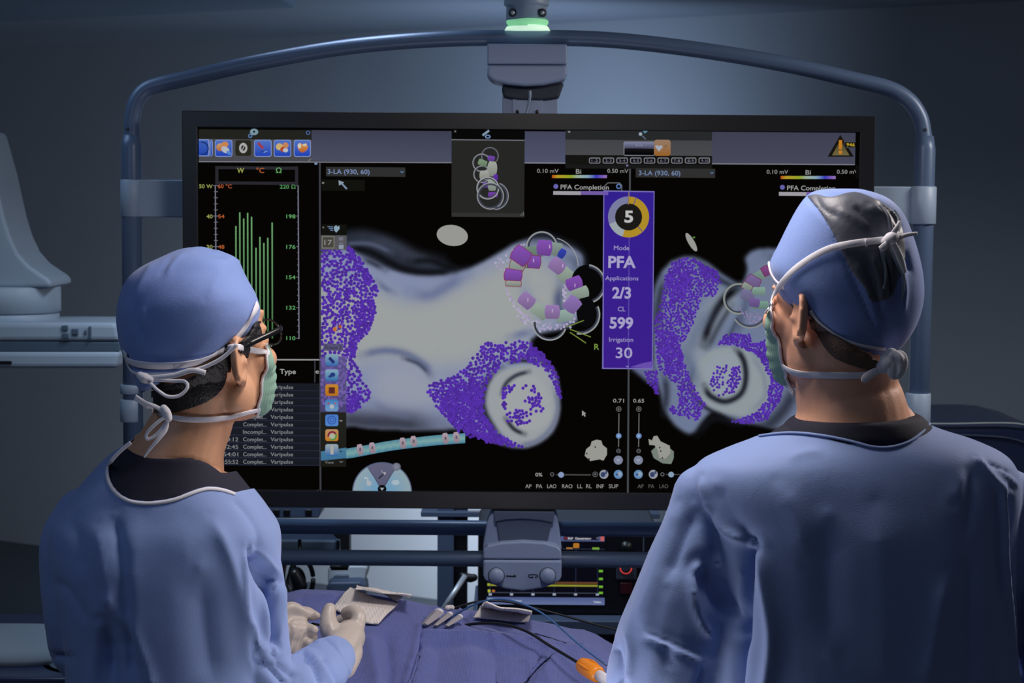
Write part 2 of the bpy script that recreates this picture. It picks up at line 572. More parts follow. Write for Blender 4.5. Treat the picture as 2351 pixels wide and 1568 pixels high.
# ================================================================== DISPLAY PICTURES
class Canvas:
    """a flat picture made of coloured facets lying on plane Y"""
    def __init__(s, Y):
        s.Y = Y; s.V = []; s.F = []; s.C = []; s.n = 0; s.texts = []
    def lay(s):
        s.n += 1
        return s.Y - s.n * 1.6e-5
    def raw(s, V, F, C):
        k = len(s.V)
        s.V += [tuple(v) for v in V]; s.C += [tuple(c) for c in C]
        s.F += [tuple(i + k for i in f) for f in F]
    def poly(s, pts, col, col2=None):
        y = s.lay()
        V = [P(a, b, s.Y) for a, b in pts]
        for v in V: v[1] = y
        c = C3(*col)
        if col2:
            c2 = C3(*col2); y0 = min(p[1] for p in pts); y1 = max(p[1] for p in pts)
            cc = [tuple(c[k] + (c2[k] - c[k]) * (p[1] - y0) / (y1 - y0 + 1e-9) for k in range(3)) for p in pts]
        else:
            cc = [c] * len(V)
        m = len(V)
        if m > 4:
            cen = sum(V) / m
            V = V + [cen]; cc = cc + [tuple(np.mean(cc, axis=0))]
            s.raw(V, [((i + 1) % m, i, m) for i in range(m)], cc)
        else:
            s.raw(V, [tuple(reversed(range(m)))], cc)
    def rect(s, x0, y0, x1, y1, col, col2=None, horiz=False):
        y = s.lay()
        c, hx, hz = PR(x0, y0, x1, y1, s.Y)
        V = [(c[0] - hx, y, c[2] + hz), (c[0] + hx, y, c[2] + hz), (c[0] + hx, y, c[2] - hz), (c[0] - hx, y, c[2] - hz)]
        a = C3(*col); b = C3(*col2) if col2 else a
        cc = [a, b, b, a] if horiz else [a, a, b, b]
        s.raw(V, [(3, 2, 1, 0)], cc)
    def rrect(s, x0, y0, x1, y1, r, col, col2=None):
        pts = []
        for cx, cy, a0 in ((x1 - r, y0 + r, -90), (x1 - r, y1 - r, 0), (x0 + r, y1 - r, 90), (x0 + r, y0 + r, 180)):
            for k in range(5):
                a = math.radians(a0 + k * 22.5)
                pts.append((cx + r * math.cos(a), cy + r * math.sin(a)))
        s.poly(pts, col, col2)
    def frame(s, x0, y0, x1, y1, w, col):
        s.rect(x0, y0, x1, y0 + w, col); s.rect(x0, y1 - w, x1, y1, col)
        s.rect(x0, y0, x0 + w, y1, col); s.rect(x1 - w, y0, x1, y1, col)
    def line(s, pts, w, col):
        for (a, b), (c, d) in zip(pts[:-1], pts[1:]):
            L = math.hypot(c - a, d - b) + 1e-9
            nx, ny = -(d - b) / L * w / 2, (c - a) / L * w / 2
            s.poly([(a + nx, b + ny), (c + nx, d + ny), (c - nx, d - ny), (a - nx, b - ny)], col)
    def disc(s, x, y, rx, ry, col, col2=None, rot=0, n=28):
        ca, sa = math.cos(math.radians(rot)), math.sin(math.radians(rot))
        s.poly([(x + rx * math.cos(t) * ca - ry * math.sin(t) * sa, y + rx * math.cos(t) * sa + ry * math.sin(t) * ca)
                for t in [2 * math.pi * k / n for k in range(n)]], col, col2)
    def ring(s, x, y, r0, r1, a0, a1, col, n=40, ry=1.0, col_in=None):
        yy = s.lay()
        V, cc = [], []
        for k in range(n + 1):
            t = math.radians(a0 + (a1 - a0) * k / n)
            for r, c in ((r0, col_in or col), (r1, col)):
                v = P(x + r * math.cos(t), y + r * math.sin(t) * ry, s.Y); v[1] = yy
                V.append(v); cc.append(C3(*c))
        s.raw(V, [(2 * k, 2 * k + 1, 2 * k + 3, 2 * k + 2) for k in range(n)], cc)
    def dots(s, regions, r, cc=(62, 36, 130), ce=(92, 54, 176), mind=0.9):
        """regions: (polygon, spacing, keep_probability)"""
        y0 = s.lay(); s.n += 12
        for poly, sp, keep in regions:
            xs = [p[0] for p in poly]; ys = [p[1] for p in poly]
            N = int((max(xs) - min(xs)) * (max(ys) - min(ys)) / (sp * sp) * 1.6)
            p = np.stack([nrg.uniform(min(xs), max(xs), N), nrg.uniform(min(ys), max(ys), N)], -1)
            p = p[in_poly(p, poly)]
            p = p[nrg.random(len(p)) < keep]
            grid = {}
            for a, b in p:
                k = (int(a // sp), int(b // sp))
                bad = False
                for i in (-1, 0, 1):
                    for j in (-1, 0, 1):
                        for (c, d) in grid.get((k[0] + i, k[1] + j), ()):
                            if (a - c) ** 2 + (b - d) ** 2 < (sp * mind) ** 2: bad = True
                if bad: continue
                grid.setdefault(k, []).append((a, b))
                yy = y0 - rng.random() * 1.7e-4
                V = []
                for q in range(7):
                    t = q * math.pi / 3.5
                    v = P(a + r * math.cos(t), b + r * math.sin(t), s.Y); v[1] = yy; V.append(v)
                v = P(a, b, s.Y); v[1] = yy; V.append(v)
                sh = rng.uniform(0.85, 1.12)
                e = C3(*[min(255, c * sh) for c in ce])
                s.raw(V, [((q + 1) % 7, q, 7) for q in range(7)], [e] * 7 + [C3(*cc)])
    def grid(s, img, x0, y0, step):
        yy = s.lay()
        h, w, _ = img.shape
        V = []
        for j in range(h):
            a = P(x0, y0 + j * step, s.Y); b = P(x0 + (w - 1) * step, y0 + j * step, s.Y)
            for i in range(w):
                v = a + (b - a) * (i / (w - 1)); V.append((v[0], yy, v[2]))
        c = img / 255.0
        c = np.where(c <= 0.04045, c / 12.92, ((np.clip(c, 0, 1) + 0.055) / 1.055) ** 2.4).reshape(-1, 3)
        F = [(j * w + i, (j + 1) * w + i, (j + 1) * w + i + 1, j * w + i + 1) for j in range(h - 1) for i in range(w - 1)
             if img[j, i].max() > 9 or img[j + 1, i + 1].max() > 9 or img[j, i + 1].max() > 9 or img[j + 1, i].max() > 9]
        s.raw(V, F, [tuple(x) for x in c])
    def text(s, body, x, y, w, h, col, bold=0.0, align='L'):
        """x,y = left end and baseline; w = total width, h = capital height"""
        s.texts.append((body, x, y, w, h, col, bold, align, s.lay()))
    def build(s, name, parent):
        cache = {}
        for t in s.texts:
            k = (t[0], t[6])
            if k in cache: continue
            cu = bpy.data.curves.new('txt', 'FONT')
            cu.body = t[0]; cu.size = 1.0; cu.offset = t[6]; cu.resolution_u = 3
            o = bpy.data.objects.new('txt', cu); COL.objects.link(o); cache[k] = o
        dg = bpy.context.evaluated_depsgraph_get(); dg.update()
        for k, o in list(cache.items()):
            me = bpy.data.meshes.new_from_object(o.evaluated_get(dg))
            v = co(me); F = [tuple(p.vertices) for p in me.polygons]
            cache[k] = (v, F)
            cu = o.data
            bpy.data.objects.remove(o); bpy.data.meshes.remove(me); bpy.data.curves.remove(cu)
        for body, x, y, w, h, col, bold, al, yy in s.texts:
            v, F = cache[(body, bold)]
            if len(v) == 0: continue
            x0, x1 = v[:, 0].min(), v[:, 0].max()
            m = MPP(s.Y)
            c = P(x + w / 2, y, s.Y)
            caph = 0.729 if any(ch.isupper() or ch.isdigit() or ch in 'ltdkfhbi' for ch in body) else 0.55
            X = c[0] + ((v[:, 0] - x0) / (x1 - x0 + 1e-9) - 0.5) * w * m
            Z = c[2] + v[:, 1] / caph * h * m
            s.raw(np.stack([X, np.full(len(v), yy), Z], -1), F, [C3(*col)] * len(v))
        me = bpy.data.meshes.new(name)
        me.from_pydata(s.V, [], s.F)
        at = me.color_attributes.new('Col', 'FLOAT_COLOR', 'POINT')
        a = np.ones((len(s.V), 4)); a[:, :3] = np.array(s.C)
        at.data.foreach_set('color', a.reshape(-1))
        return link(name, me, M['screen'], parent, smooth=False)

class Raster:
    def __init__(s, x0, y0, x1, y1, step, bg=(4, 4, 4)):
        s.x0, s.y0, s.st = x0, y0, step
        gx = np.arange(x0, x1 + 0.1, step); gy = np.arange(y0, y1 + 0.1, step)
        s.h, s.w = len(gy), len(gx)
        X, Y = np.meshgrid(gx, gy)
        s.p = np.stack([X.ravel(), Y.ravel()], -1)
        s.img = np.tile(np.array(bg, float), (s.h, s.w, 1))
    def blur(s, m, px):
        r = max(1, int(round(px / s.st)))
        for _ in range(2):
            for ax in (0, 1):
                c = np.cumsum(np.pad(m, [(r + 1, r) if a == ax else (0, 0) for a in (0, 1)], mode='edge'), axis=ax)
                k = 2 * r + 1
                m = (c[k:] - c[:-k]) / k if ax == 0 else (c[:, k:] - c[:, :-k]) / k
        return m
    def mask(s, poly, b=0, sm=True):
        pl = sm2(list(poly) + [poly[0]], 5)[:-1] if sm else poly
        m = in_poly(s.p, pl).astype(float).reshape(s.h, s.w)
        return s.blur(m, b) if b else m
    def fill(s, m, col, a=1.0):
        s.img = s.img * (1 - (m * a)[..., None]) + np.array(col, float) * (m * a)[..., None]
    def stroke(s, line, w, col, a=1.0, clip=None):
        d, _ = seg_dist(s.p, sm2(line, 5))
        e = np.minimum(np.hypot(*(s.p - np.array(line[0])).T), np.hypot(*(s.p - np.array(line[-1])).T))
        m = (np.exp(-(d / w) ** 2) * (0.25 + 0.75 * np.clip(e / (2.6 * w), 0, 1))).reshape(s.h, s.w)
        if clip is not None: m = m * clip
        s.fill(m, col, a)

MON_Y = 3.70
cv = Canvas(MON_Y - 0.0005)
BG = (6, 5, 4)
cv.rect(457, 303, 1963, 1131, BG)
# ---- main heart
ra = Raster(737, 512, 1400, 1036, 2.0, (5, 4, 4))
back = ra.mask([(737, 560), (800, 530), (850, 532), (900, 553), (950, 585), (1010, 600), (1060, 618), (1130, 600), (1200, 560), (1240, 535), (1290, 550), (1340, 580), (1340, 640), (1300, 660), (900, 700), (737, 640)], 8)
ra.fill(back, (44, 50, 64), 0.9)
H = ra.mask([(730, 585), (770, 572), (800, 570), (830, 585), (870, 605), (905, 620), (950, 628), (1000, 628), (1060, 622), (1100, 606), (1150, 578), (1190, 556), (1240, 548), (1290, 560), (1335, 585), (1335, 620), (1325, 640), (1345, 690), (1338, 720), (1300, 752), (1230, 770), (1222, 800), (1245, 830), (1275, 855), (1285, 920), (1275, 980), (1240, 1015), (1190, 1028), (1130, 1012), (1070, 985), (1000, 988), (900, 985), (820, 978), (730, 940)], 4)
ra.fill(H, (128, 138, 168))
core = ra.mask([(740, 620), (800, 660), (860, 665), (930, 690), (1000, 680), (1080, 640), (1160, 600), (1230, 590), (1290, 640), (1320, 700), (1230, 740), (1205, 790), (1150, 800), (1060, 840), (960, 840), (900, 820), (840, 830), (740, 840)], 22)
ra.fill(core * H, (154, 158, 158))
ra.fill(ra.mask([(860, 850), (900, 830), (980, 850), (1020, 890), (985, 940), (900, 935), (850, 900)], 20) * H, (146, 152, 166), 0.9)
ra.stroke([(800, 565), (850, 578), (890, 600), (930, 618), (980, 625), (1040, 622)], 9, (16, 17, 22), 0.95)
ra.stroke([(840, 545), (900, 560), (960, 590), (1010, 600)], 16, (60, 66, 82), 0.7)
ra.stroke([(940, 602), (985, 598), (1020, 610), (1050, 618)], 8, (12, 13, 16), 0.7)
ra.stroke([(790, 560), (850, 560), (900, 580)], 6, (88, 96, 122), 0.7)
ra.stroke([(830, 590), (860, 605), (885, 618)], 8, (34, 38, 50), 0.8, H)
ra.stroke([(865, 645), (885, 662), (905, 672)], 7, (84, 92, 124), 0.6, H)
ra.stroke([(940, 672), (985, 678), (1030, 655), (1070, 628)], 14, (92, 102, 140), 0.65, H)
ra.stroke([(1200, 700), (1230, 660), (1260, 660)], 10, (150, 154, 160), 0.5, H)
ra.stroke([(830, 815), (880, 805), (930, 812), (975, 838), (990, 862)], 9, (86, 96, 132), 0.75, H)
ra.stroke([(925, 822), (960, 835), (985, 858)], 5, (50, 56, 76), 0.7, H)
ra.stroke([(740, 960), (830, 968), (930, 972), (1010, 985)], 26, (52, 56, 70), 0.9, H)
ra.stroke([(850, 920), (900, 948), (960, 960)], 10, (98, 106, 134), 0.5, H)
ra.stroke([(1205, 560), (1240, 545), (1270, 560)], 14, (40, 46, 60), 0.6, H)
ra.stroke([(1290, 590), (1320, 600), (1330, 640)], 16, (76, 84, 104), 0.8, H)
ra.stroke([(1290, 650), (1282, 690), (1290, 720), (1310, 745)], 12, (66, 76, 112), 0.8, H)
ra.stroke([(1200, 640), (1210, 680), (1240, 720)], 14, (120, 134, 166), 0.6, H)
ra.stroke([(1170, 775), (1200, 766), (1225, 762)], 9, (96, 106, 146), 0.7, H)
ra.stroke([(1222, 780), (1222, 795), (1232, 815)], 4, (16, 16, 22), 0.9)
ra.stroke([(1170, 832), (1200, 828), (1240, 832)], 5, (20, 22, 30), 0.8, H)
# valve opening
V1 = ra.mask([(1135, 860), (1165, 845), (1215, 838), (1250, 845), (1275, 890), (1283, 940), (1268, 985), (1235, 1015), (1195, 1025), (1160, 1005), (1130, 965), (1117, 930), (1120, 890)], 3)
ra.stroke([(1150, 850), (1120, 880), (1108, 925), (1122, 965), (1150, 1005)], 12, (30, 32, 42), 0.9, H)
ra.fill(V1, (150, 155, 160))
ra.stroke([(1275, 890), (1282, 940), (1265, 985), (1230, 1015), (1190, 1024)], 7, (84, 92, 124), 0.7, V1)
V2 = ra.mask([(1175, 870), (1205, 860), (1240, 870), (1262, 915), (1262, 960), (1235, 985), (1195, 985), (1165, 955), (1150, 915), (1158, 885)], 4)
ra.fill(V2, (156, 160, 162))
ra.stroke([(1152, 905), (1162, 880), (1185, 862), (1215, 853)], 5, (36, 40, 54), 0.85, V1)
ra.stroke([(1160, 960), (1180, 985), (1205, 997)], 5, (26, 28, 38), 0.85, V1)
ra.img += nrg.normal(0, 0.8, ra.img.shape)
cv.grid(np.clip(ra.img, 4, 255), 737, 512, 2.0)
# ---- right heart
rb = Raster(1446, 560, 1910, 1016, 2.0, (6, 5, 4))
G = rb.mask([(1540, 600), (1580, 588), (1620, 600), (1660, 630), (1700, 650), (1715, 620), (1712, 590), (1740, 572), (1800, 575), (1846, 615), (1876, 740), (1870, 880), (1836, 960), (1800, 985), (1740, 975), (1680, 965), (1645, 940), (1620, 960), (1590, 995), (1560, 985), (1530, 950), (1515, 900), (1500, 840), (1500, 760), (1500, 680), (1515, 630)], 4)
rb.fill(G, (108, 120, 148))
rb.fill(rb.mask([(1620, 690), (1680, 660), (1690, 700), (1640, 760), (1620, 830), (1580, 840), (1560, 800)], 10) * G, (134, 144, 158))
rb.fill(rb.mask([(1740, 600), (1840, 610), (1860, 720), (1760, 740)], 16) * G, (110, 120, 144))
rb.stroke([(1700, 655), (1660, 690), (1630, 740), (1615, 790)], 10, (10, 10, 14), 0.95)
rb.stroke([(1680, 700), (1650, 750), (1625, 800)], 7, (58, 64, 76), 0.8)
rb.stroke([(1700, 720), (1680, 760), (1665, 790)], 6, (60, 68, 88), 0.7)
rb.stroke([(1525, 640), (1512, 700), (1510, 760)], 10, (40, 44, 56), 0.8)
rb.stroke([(1525, 860), (1530, 900), (1525, 950)], 9, (40, 44, 58), 0.8)
rb.stroke([(1830, 880), (1800, 940), (1750, 985), (1700, 985)], 16, (36, 40, 52), 0.8, G)
rb.fill(rb.mask([(1445, 843), (1500, 830), (1512, 880), (1490, 880)], 3, False), (96, 104, 140))
W1 = rb.mask([(1600, 830), (1640, 800), (1690, 796), (1735, 815), (1770, 870), (1760, 930), (1720, 955), (1660, 950), (1610, 920), (1588, 880)], 3)
rb.stroke([(1592, 850), (1590, 890), (1615, 930), (1660, 955)], 6, (20, 20, 30), 0.8)
rb.fill(W1, (140, 150, 156))
rb.stroke([(1690, 800), (1708, 830), (1712, 870), (1700, 905), (1665, 922), (1630, 908), (1618, 885)], 7, (22, 24, 34), 0.9, W1)
rb.fill(rb.mask([(1640, 815), (1680, 812), (1700, 850), (1695, 890), (1660, 908), (1628, 885), (1615, 850)], 5), (142, 152, 162))
rb.stroke([(1640, 700), (1600, 760), (1575, 830)], 16, (96, 108, 134), 0.7, G)
rb.stroke([(1560, 790), (1590, 850), (1600, 900)], 14, (92, 104, 132), 0.7, G)
rb.stroke([(1720, 640), (1712, 700), (1690, 770)], 9, (70, 80, 104), 0.6, G)
rb.stroke([(1760, 580), (1800, 610), (1850, 620)], 12, (70, 78, 98), 0.7, G)
rb.stroke([(1600, 600), (1650, 640), (1690, 660)], 8, (30, 34, 44), 0.7, G)
rb.stroke([(1600, 1000), (1640, 960), (1700, 975)], 10, (20, 22, 30), 0.7)
rb.stroke([(1725, 815), (1752, 860), (1756, 910), (1725, 945)], 7, (116, 124, 140), 0.6, W1)
rb.img += nrg.normal(0, 0.8, rb.img.shape)
cv.grid(np.clip(rb.img, 4, 255), 1446, 560, 2.0)
D = (66, 38, 138); E = (88, 50, 172)
cv.dots([([(738, 572), (770, 570), (800, 580), (850, 640), (868, 665), (862, 700), (855, 745), (838, 768), (820, 790), (812, 830), (830, 860), (852, 905), (840, 925), (812, 945), (780, 945), (738, 930)], 5.8, 0.9),
         ([(790, 562), (812, 572), (850, 630), (868, 660), (864, 668), (842, 650), (815, 610)], 4.6, 1.0),
         ([(818, 735), (835, 690), (858, 690), (862, 720), (848, 760), (825, 785), (805, 830), (800, 790)], 5.0, 1.0),
         ([(790, 915), (815, 905), (835, 915), (815, 945), (795, 948)], 4.4, 1.0)], 4.3, D, E)
cv.dots([([(985, 880), (1030, 868), (1070, 845), (1090, 815), (1112, 785), (1150, 788), (1160, 790), (1150, 840), (1128, 865), (1112, 900), (1110, 950), (1135, 985), (1180, 1026), (1130, 1018), (1060, 1000), (1025, 960), (980, 908)], 5.2, 1.0),
         ([(1030, 890), (1090, 870), (1110, 900), (1108, 950), (1130, 985), (1140, 1010), (1090, 1000), (1040, 975), (1010, 940)], 4.2, 1.0),
         ([(1150, 788), (1190, 782), (1225, 790), (1235, 805), (1215, 825), (1170, 835), (1150, 830)], 5.2, 0.9),
         ([(1210, 800), (1240, 805), (1262, 830), (1280, 865), (1288, 915), (1284, 915), (1272, 880), (1250, 845), (1212, 830)], 4.2, 1.0),
         ([(1125, 985), (1160, 1005), (1200, 1026), (1150, 1020), (1100, 1005)], 4.2, 1.0),
         ([(1156, 890), (1186, 882), (1178, 895), (1165, 905), (1160, 945), (1152, 930)], 4.8, 0.9),
         ([(1160, 950), (1190, 940), (1220, 950), (1215, 970), (1190, 975), (1165, 968)], 5.5, 0.8),
         ([(1200, 885), (1230, 885), (1250, 905), (1248, 945), (1215, 945), (1205, 925)], 7.0, 0.45),
         ([(1212, 915), (1238, 905), (1245, 935), (1220, 938)], 5.0, 0.9)], 4.1, D, E)
cv.dots([([(1545, 600), (1580, 592), (1650, 625), (1655, 650), (1640, 680), (1610, 680), (1600, 720), (1580, 770), (1560, 790), (1570, 830), (1590, 880), (1620, 930), (1600, 965), (1545, 950), (1530, 935), (1560, 930), (1550, 880), (1515, 850), (1505, 800), (1503, 740), (1520, 690), (1525, 640)], 4.2, 0.9),
         ([(1530, 630), (1570, 600), (1590, 640), (1570, 690), (1540, 700)], 3.6, 1.0),
         ([(1505, 760), (1545, 760), (1570, 820), (1560, 860), (1530, 850)], 3.8, 1.0),
         ([(1590, 592), (1650, 626), (1650, 645), (1620, 640)], 3.8, 1.0),
         ([(1480, 855), (1508, 850), (1512, 910), (1490, 885)], 3.8, 1.0),
         ([(1650, 790), (1665, 765), (1720, 768), (1730, 790), (1760, 780), (1790, 830), (1800, 880), (1790, 920), (1760, 965), (1720, 972), (1680, 968), (1730, 950), (1760, 920), (1770, 870), (1735, 812), (1690, 792)], 3.6, 1.0),
         ([(1645, 840), (1672, 835), (1665, 860), (1660, 885), (1635, 900), (1630, 875)], 5.0, 0.7),
         ([(1680, 845), (1698, 840), (1700, 870), (1685, 900), (1650, 908), (1665, 895)], 4.2, 0.9)], 3.3, D, E)
# pale speckles near the loop catheter
cv.dots([([(1125, 600), (1190, 565), (1205, 560), (1180, 610), (1160, 640), (1150, 620)], 6.5, 0.6),
         ([(1155, 650), (1180, 690), (1200, 720), (1240, 740), (1300, 745), (1330, 700), (1342, 705), (1310, 752), (1240, 762), (1200, 745), (1180, 710)], 5.2, 0.85),
         ([(1288, 660), (1300, 650), (1300, 690), (1320, 720), (1300, 715)], 5.0, 0.8)], 3.0, (150, 140, 175), (176, 166, 196))
cv.dots([([(1690, 700), (1720, 720), (1762, 720), (1758, 745), (1720, 745)], 4.5, 0.8)], 2.6, (150, 140, 175), (120, 110, 150))
# glassy rings
def glass(x, y, r, a0, a1, w=3.0, inner=(4, 4, 4), rim=(150, 154, 156)):
    cv.ring(x, y, r * 0.80, r - w, a0, a1, (70, 76, 92), col_in=inner)
    cv.ring(x, y, r - w, r, a0, a1, rim)
glass(1244, 567, 36, 175, 355)
cv.ring(1262, 610, 64, 66, 285, 360, (150, 154, 156))
cv.disc(1345, 650, 34, 42, (8, 8, 8)); glass(1345, 652, 46, -80, 120)
cv.disc(1345, 715, 22, 36, (10, 10, 12)); glass(1332, 722, 46, -25, 100)
glass(1262, 742, 40, 20, 185)
# loop catheter segments
def seg(x, y, a, w, h, c, edge=None):
    """short tube piece drawn with rounded ends and a shaded belly"""
    ca, sa = math.cos(math.radians(a)), math.sin(math.radians(a))
    def q(k, f=1.0):
        W, Hh = (w / 2 + k) * f, h / 2 + k
        o = []
        for sgn in (1, -1):
            for t in np.linspace(-1, 1, 7):
                o.append((sgn * (W + .12 * h * (1 - t * t)), sgn * t * Hh))
        return [(x + u * ca - v * sa, y + u * sa + v * ca) for u, v in o]
    if edge: cv.poly(q(1.4), edge)
    cv.poly(q(0), tuple(min(255, v * 1.02) for v in c), tuple(v * 0.80 for v in c))
PG = (148, 164, 152); PU = (128, 78, 172); PL = (146, 118, 172)
for x, y, a, w, h, c, e in [
    (1226, 578, -8, 36, 27, (112, 134, 122), None), (1276, 572, 8, 26, 30, (130, 148, 140), None), (1250, 569, 5, 28, 36, PU, None),
    (1209, 607, 0, 18, 18, (118, 140, 120), None), (1226, 601, 5, 24, 28, PU, (120, 40, 70)),
    (1188, 608, 20, 26, 34, (150, 160, 156), (120, 40, 70)), (1196, 587, 35, 34, 36, PU, (130, 40, 74)),
    (1178, 632, 8, 34, 26, PU, (130, 40, 74)), (1179, 651, 3, 32, 12, (152, 158, 150), (130, 50, 80)),
    (1296, 630, 38, 26, 34, PG, None), (1279, 610, 38, 30, 32, PL, None),
    (1332, 672, -15, 34, 26, PG, None), (1318, 650, -20, 32, 28, PU, None),
    (1240, 715, 35, 34, 28, PG, None), (1209, 690, 40, 30, 32, PL, None),
    (1295, 725, -10, 34, 28, (146, 168, 162), None), (1268, 716, 0, 28, 32, PL, None),
    (1314, 699, -50, 30, 34, (138, 112, 176), None), (1290, 582, 30, 12, 22, (50, 64, 170), None)]:
    seg(x, y, a, w, h, c, e)
for x, y in ((1262, 566), (1292, 610), (1320, 655), (1212, 688), (1268, 713), (1225, 598)):
    cv.rect(x - 1, y - 4, x + 1, y + 4, (190, 170, 205))
# right catheter
glass(1696, 686, 36, 80, 290, 4, (20, 22, 28), (134, 140, 134)); glass(1722, 712, 42, 0, 150, 3, (70, 76, 92), (134, 140, 138))
for x, y, a, w, h, c, e in [(1745, 632, -30, 30, 22, (120, 148, 140), None), (1728, 648, 30, 26, 28, (120, 100, 150), (110, 40, 76)),
                            (1715, 658, 30, 20, 14, (140, 152, 144), (110, 60, 80)), (1716, 678, 20, 26, 24, (116, 112, 150), None),
                            (1742, 668, 0, 26, 18, (130, 160, 148), None), (1745, 700, 0, 34, 18, (118, 150, 140), None), (1732, 695, 10, 20, 20, (112, 90, 150), None), (1758, 622, 60, 18, 16, (130, 70, 130), (110, 40, 76))]:
    seg(x, y, a, w, h, c, e)
# ovals
cv.disc(1038.5, 540.5, 36, 24, (150, 150, 146), rot=8)
cv.disc(1587, 556, 24, 7, (150, 150, 146), rot=60)
cv.disc(1593, 545, 3, 2, (80, 130, 50))
# blue catheter shaft
sh = sm2([(738, 1045), (800, 1040), (900, 1022), (1000, 1010), (1068, 1005)], 6)
for (a, b), (c, d) in zip(sh[:-1], sh[1:]):
    cv.poly([(a, b - 11), (c, d - 11), (c, d + 1), (a, b + 1)], (76, 128, 150), (124, 166, 164))
    cv.poly([(a, b), (c, d), (c, d + 12), (a, b + 12)], (124, 166, 164), (60, 120, 150))
for x, y in ((827, 1032), (855, 1028), (925, 1017), (950, 1013), (1023, 1006), (1048, 1004)):
    seg(x, y, -8, 9, 25, (168, 150, 162)); cv.rect(x - 2, y - 4, x + 2, y + 3, (90, 84, 100))
# left column: toolbar
cv.rect(457, 298, 716, 320, (34, 34, 31)); cv.rect(457, 320, 716, 370, (72, 73, 78)); cv.rect(716, 300, 1037, 371, (60, 62, 80), (74, 76, 96))
cv.rect(1204, 302, 1298, 373, (66, 68, 90), (78, 82, 106)); cv.rect(1634, 304, 1963, 376, (62, 64, 82), (70, 72, 90))
cv.line([(457, 371), (1037, 373.5)], 2.5, (120, 120, 130)); cv.line([(1204, 374), (1298, 374.5)], 2.5, (130, 130, 145)); cv.line([(1634, 376), (1962, 378)], 2.5, (120, 120, 130))
def icon(x0, y0, x1, y1, a=(80, 112, 190), b=(28, 62, 176), edge=(132, 150, 204)):
    cv.rrect(x0, y0, x1, y1, 5, edge); cv.rrect(x0 + 1.6, y0 + 1.6, x1 - 1.6, y1 - 1.6, 4, a, b)
cv.rect(457, 320, 481, 359, (130, 150, 204)); cv.rect(457, 322, 479, 357, (62, 96, 176), (32, 66, 170))
cv.ring(464, 341, 13, 16, -100, 100, (22, 44, 110)); icon(482, 321, 489, 359)
icon(494, 321, 534, 360); cv.disc(506, 338, 9, 9, (190, 150, 110), (180, 104, 50)); cv.disc(517, 332, 8, 7, (196, 130, 80)); cv.disc(518, 344, 10, 7, (176, 180, 190), rot=30); cv.disc(526, 351, 6, 4, (80, 130, 200), rot=35)
cv.rrect(541, 322, 577, 358, 5, (40, 40, 30)); cv.ring(559, 340, 5, 9.5, 0, 360, (168, 168, 168), ry=1.25); cv.line([(556, 346), (562, 334)], 2, (168, 168, 168))
icon(584, 321, 624, 360); cv.line([(593, 328), (605, 341)], 6, (150, 60, 76)); cv.line([(600, 346), (612, 350)], 2, (40, 50, 110)); cv.line([(606, 350), (614, 347)], 2, (120, 160, 210))
icon(629, 321, 669, 360); cv.disc(642, 337, 8, 8, (200, 170, 110)); cv.disc(656, 334, 7, 7, (190, 130, 90)); cv.disc(650, 343, 6, 6, (170, 70, 40)); cv.disc(656, 345, 6, 5, (180, 184, 190))
icon(675, 321, 714, 360); cv.poly([(683, 334), (690, 328), (697, 333), (703, 328), (708, 338), (704, 346), (694, 351), (686, 345)], (206, 150, 80), (180, 84, 34)); cv.disc(688, 335, 4, 6, (200, 196, 180)); cv.disc(700, 333, 5, 3, (206, 190, 160))
cv.disc(584, 303, 9.5, 7.5, (120, 146, 160)); cv.disc(584, 302.5, 2.5, 2.5, (18, 22, 30)); cv.ring(575, 312, 2.5, 5, 0, 360, (90, 120, 170)); cv.ring(708, 305, 3, 5, 0, 360, (70, 100, 150))
cv.line([(578, 366), (581, 369), (585, 366)], 2, (50, 80, 160)); cv.line([(708, 370), (715, 364)], 2, (120, 120, 120))
# bar chart
cv.frame(495, 382, 685, 424, 7, (40, 40, 46))
for t, x, w, c in (('W', 545, 16, (160, 166, 84)), ('°C', 589, 18, (176, 92, 46)), ('Ω', 634, 13, (96, 160, 96))): cv.text(t, x, 397, w, 12, c, 0.012)
cv.text('50 W', 458, 432, 31, 9, (150, 156, 84), 0.012); cv.text('60 °C', 501, 432, 32, 9, (176, 84, 44), 0.012); cv.text('220 Ω', 643, 433, 36, 9, (84, 150, 90), 0.012)
cv.line([(495, 425), (498, 780)], 2.4, (118, 118, 132)); cv.line([(685, 427), (687, 778)], 2.4, (118, 118, 132))
for k in range(26):
    y = 426 + k * 14.0
    L = 5 if k % 5 == 0 else 3
    cv.rect(495 - L, y - .8, 498 + L, y + .8, (110, 110, 124)); cv.rect(686 - L, y - .8, 686, y + .8, (110, 110, 124))
for k, (a, b, c) in enumerate((('40', '54', '198'), ('30', '48', '176'), (None, None, '154'), (None, None, '132'), (None, None, '110'))):
    y = 501 + k * 69.8
    if a: cv.text(a, 475, y, 14, 9, (150, 156, 84), 0.012); cv.text(b, 502, y, 14, 9, (168, 84, 44), 0.012)
    cv.text(c, 658, y, 21, 9, (92, 160, 98), 0.012)
for x, y in ((543, 519), (552, 488), (561, 502), (570, 489), (579, 498), (589, 569), (598, 544), (607, 558), (616, 546), (626, 511)):
    cv.rect(x - 2, y, x + 1.6, 777, (78, 128, 78), (44, 84, 48)); cv.rect(x - .8, y, x + .6, 777, (130, 180, 130), (84, 120, 84))
cv.text('ed', 611, 796, 14, 8, (130, 130, 130))
cv.rect(723, 374, 729, 378, (130, 150, 190))
cv.line([(457, 825), (735, 825.5)], 3, (150, 150, 152)); cv.rect(722, 828, 725, 878, (54, 54, 60))
cv.text('Type', 643, 858, 37, 12, (168, 168, 168), 0.006); cv.text('e', 725, 857, 8, 8, (168, 168, 168), 0.006)
